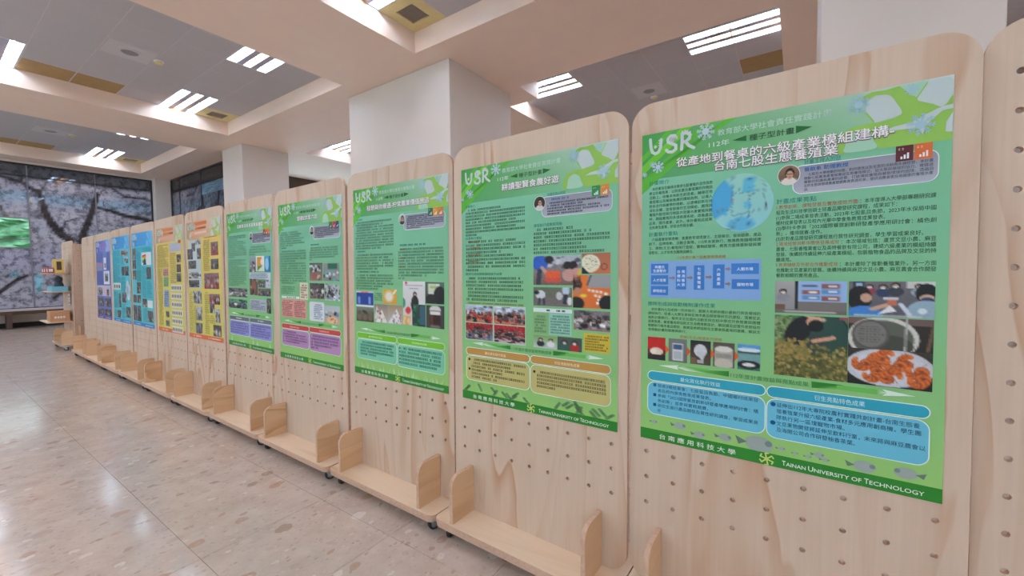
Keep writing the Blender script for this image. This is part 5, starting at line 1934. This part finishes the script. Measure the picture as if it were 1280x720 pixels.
po = tinted_poster((120, 136, 206), (108, 112, 186), (70, 96, 196), (150, 160, 222), (90, 90, 180), (150, 170, 226), (170, 184, 230), (110, 130, 210))
for v0, v1 in ((.04, .06), (.07, .10), (.11, .13)):
    po.rect('header_artwork', .25, v0, .75, v1, (150, 120, 206), 2)
po.rect('note_box', .02, .283, .47, .300, (214, 110, 130), 3, True)
po.rect('note_box', .02, .300, .47, .380, (150, 150, 186), 3, True)
po.rect('note_box', .55, .220, .72, .371, (226, 228, 236), 3, True)
snap(po, .60, .29, .70, .35, 'grey')
po.rect('note_box', .53, .390, .91, .556, (228, 230, 238), 3, True)
snap(po, .60, .42, .84, .52, 'pale')
po.rect('note_box', .02, .572, .97, .708, (206, 190, 206), 3, True)
snap(po, .06, .60, .40, .70, 'pale')
snap(po, .70, .62, .92, .70, 'grey')
for a in ((.05, .735, .47, .840, 'grey'), (.52, .735, .97, .840, 'grey'), (.03, .870, .47, .955, 'mix'), (.52, .870, .97, .955, 'grey')):
    snap(po, *a)
for a in ((.03, .15, .48, .27, 8), (.03, .39, .48, .56, 10), (.74, .16, .95, .37, 12)):
    po.greek('body_text', *a, (92, 104, 182), 2.8)
posters.append(po)

run_text()
#          centre Y, height above the eye, roll
PPOS = [(.079, -.074, 0), (1.002, -.071, 0), (1.930, -.067, -.008), (2.875, -.069, -.008), (3.816, -.057, -.007), (4.752, -.057, .008), (5.693, -.060, .004), (6.675, -.060, -.005), (7.575, -.061, -.001), (8.538, -.069, .005)]
PLAB = ['green poster with a shrimp plate photo and blue summary boxes', 'green poster with tan summary boxes and outdoor group photos', 'green poster with lime bars and a photo of a woman in black',
        'green poster with red bars over mauve summary boxes', 'green poster with grey bars over violet summary boxes', 'yellow poster with a pale photo collage in its upper left', 'yellow poster with six white photo strips stacked lower right',
        'turquoise poster with a rainbow striped picture at upper right', 'turquoise poster with a white cloud shape in its right column', 'violet blue poster with four photos across its bottom']
for k, (po, (py, pz, g)) in enumerate(zip(posters, PPOS)):
    cy, cx, a, _ = ROW[k + 1]
    s = cy - py
    z = EYE + pz
    x = cx + math.sin(a) * s + TILT * (z - 1.265) - .0012
    po.finish((x, py, z), (-TILT, -g, a - PI / 2), PLAB[k], 'exhibition posters on the row of boards')

# ------------------------------------------------------------------ goods shelves and goods
gc = carts[12]
GX, GY = ROW[12][1], ROW[12][0]
SHELVES = [(1.385, .30, 'the shelf with the yellow bag'), (1.055, .26, 'the shelf with the blue tray'), (.52, .31, 'the low shelf with the brown carton')]
for z, d, _ in SHELVES:
    bm_obj('goods_shelf', prism(rrect(.80, d, .03, 5, 0, -d / 2 - .002), z - .018, z, 'XY', 0, 1), [M['ply_shelf'], M['edge']], gc)
    for x in (-.3, .3):
        bm_obj('shelf_peg', bm_move(lathe([(.007, -.10), (.007, .01)], 8, 'Y'), (x, 0, z - .026)), M['edge'], gc)
M['yellow'] = plain('yellow_paper', rgb(226, 196, 108), .6, noise=.05)
M['redbox'] = plain('red_carton', rgb(186, 70, 66), .5, noise=.15, nscale=30)
M['bluebox'] = plain('blue_tray', rgb(116, 190, 216), .5)
M['carton'] = plain('brown_carton', rgb(196, 146, 108), .7, noise=.08)
M['paper'] = plain('white_paper', rgb(226, 226, 230), .6)
M['plush'] = plain('dark_fabric', rgb(74, 84, 96), .9, noise=.3, nscale=30)


def goods(name, label, cat, x, y, z, group=None):
    """x along the board (local), y out from the board, z height -> Empty at world place"""
    a = ROW[12][2] - PI / 2
    ca, sa = math.cos(a), math.sin(a)
    bx = GX - TILT * (1.265 - SHELF_Z)
    r = empty(name, (bx + ca * x - sa * (-y), GY + sa * x + ca * (-y), z), a)
    tag(r, label, cat, group)
    return r


z1, z2, z3 = [s[0] + .0005 for s in SHELVES]
r = goods('paper_bag', 'yellow paper gift bag on the top goods shelf', 'bag', .27, .13, z1)
bm = bevel_box(-.085, .085, -.06, .06, 0, .24, .004, 1)
bm_obj('bag_body', bm, M['yellow'], r)
bm_obj('print_mark', box_bm(-.004, .004, -.0615, -.0605, .06, .20), M['brown'], r)
bm_obj('print_mark', box_bm(.02, .05, -.0615, -.0605, .02, .04), M['brown'], r)
bm_obj('side_mark', box_bm(.0855, .0865, -.03, .03, .05, .20), M['brown'], r)
r = goods('white_carton', 'small white carton behind the yellow gift bag', 'box', .08, .12, z1)
bm_obj('box_body', bevel_box(-.06, .06, -.05, .05, 0, .20, .004, 1), M['paper'], r)
bm_obj('green_mark', box_bm(-.03, .03, -.052, -.0505, .03, .10), M['leaf'], r)
bm_obj('green_mark', box_bm(.0605, .062, -.03, .03, .03, .10), M['leaf'], r)
for k, x in enumerate((.30, .10, -.10)):
    r = goods('snack_box', ('red snack box hung under the yellow bag shelf edge', 'red snack box second from the yellow bag', 'red snack box farthest from the yellow bag')[k], 'box', x, .235 if k == 0 else .24, z1, 'red snack boxes')
    bm_obj('box_body', bevel_box(-.08, .08, -.035, .035, 0, .09, .004, 1), M['redbox'], r)
    bm_obj('box_label', box_bm(-.05, .05, -.0365, -.0355, .02, .07), M['paper'], r)
    bm_obj('end_label', box_bm(.0805, .0815, -.025, .025, .02, .07), M['paper'], r)
r = goods('blue_tray', 'light blue display tray on the middle goods shelf', 'tray', .10, .13, z2)
bm = bmesh.new()
for q in ((-.22, .22, -.10, .10, 0, .01), (-.22, .22, -.10, -.09, .01, .09), (-.22, .22, .09, .10, .01, .09), (-.22, -.21, -.09, .09, .01, .09), (.21, .22, -.09, .09, .01, .09)):
    box(bm, *q)
bm_obj('tray_body', bm, M['bluebox'], r)
r = goods('plush_toy', 'dark grey plush toy sitting in the blue tray', 'toy', .16, .12, z2 + .0105)
bm = bmesh.new()
bmesh.ops.create_uvsphere(bm, u_segments=16, v_segments=10, radius=.08)
for v in bm.verts:
    v.co = Vector((v.co.x * .85, v.co.y * .8, v.co.z * 1.1 + .088))
bm_obj('plush_body', bm, M['plush'], r, smooth=True)
bm = bmesh.new()
bmesh.ops.create_uvsphere(bm, u_segments=16, v_segments=10, radius=.055)
bm_move(bm, (0, 0, .205))
bm_obj('plush_head', bm, M['plush'], r, smooth=True)
for sx in (-1, 1):
    bm = bmesh.new()
    bmesh.ops.create_uvsphere(bm, u_segments=10, v_segments=8, radius=.02)
    bm_move(bm, (sx * .042, 0, .25))
    bm_obj('plush_ear', bm, M['plush'], r, smooth=True)
for k, zt in enumerate((.91, .80)):
    r = goods('price_card', ('white price card pegged below the blue tray shelf', 'white price card pegged under the upper price card')[k], 'card', .22, .005, zt, 'white price cards')
    bm_obj('card', box_bm(-.06, .06, -.004, 0, 0, .09), M['paper'], r)
    bm_obj('card_print', box_bm(-.04, .04, -.0055, -.0045, .03, .05), M['plush'], r)
r = goods('carton_box', 'brown cardboard carton with white print on the low goods shelf', 'box', .20, .15, z3)
bm_obj('box_body', bevel_box(-.15, .15, -.12, .12, 0, .15, .004, 1), M['carton'], r)
bm_obj('box_lid', bevel_box(-.153, .153, -.123, .123, .1505, .185, .004, 1), M['carton'], r)
for k in range(4):
    bm_obj('white_print', box_bm(.1505, .152, -.07 + .035 * k, -.045 + .035 * k, .06, .095), M['paper'], r)
r = goods('paper_stack', 'white stack of papers beside the brown carton', 'paper', -.18, .16, z3)
for k in range(5):
    bm = box_bm(-.105, .105, -.07, .07, .012 * k, .012 * k + .0115)
    bmesh.ops.rotate(bm, verts=list(bm.verts), cent=(0, 0, 0), matrix=Matrix.Rotation(random.uniform(-.1, .1), 3, 'Z'))
    bm_obj('sheet', bm, M['paper'], r)
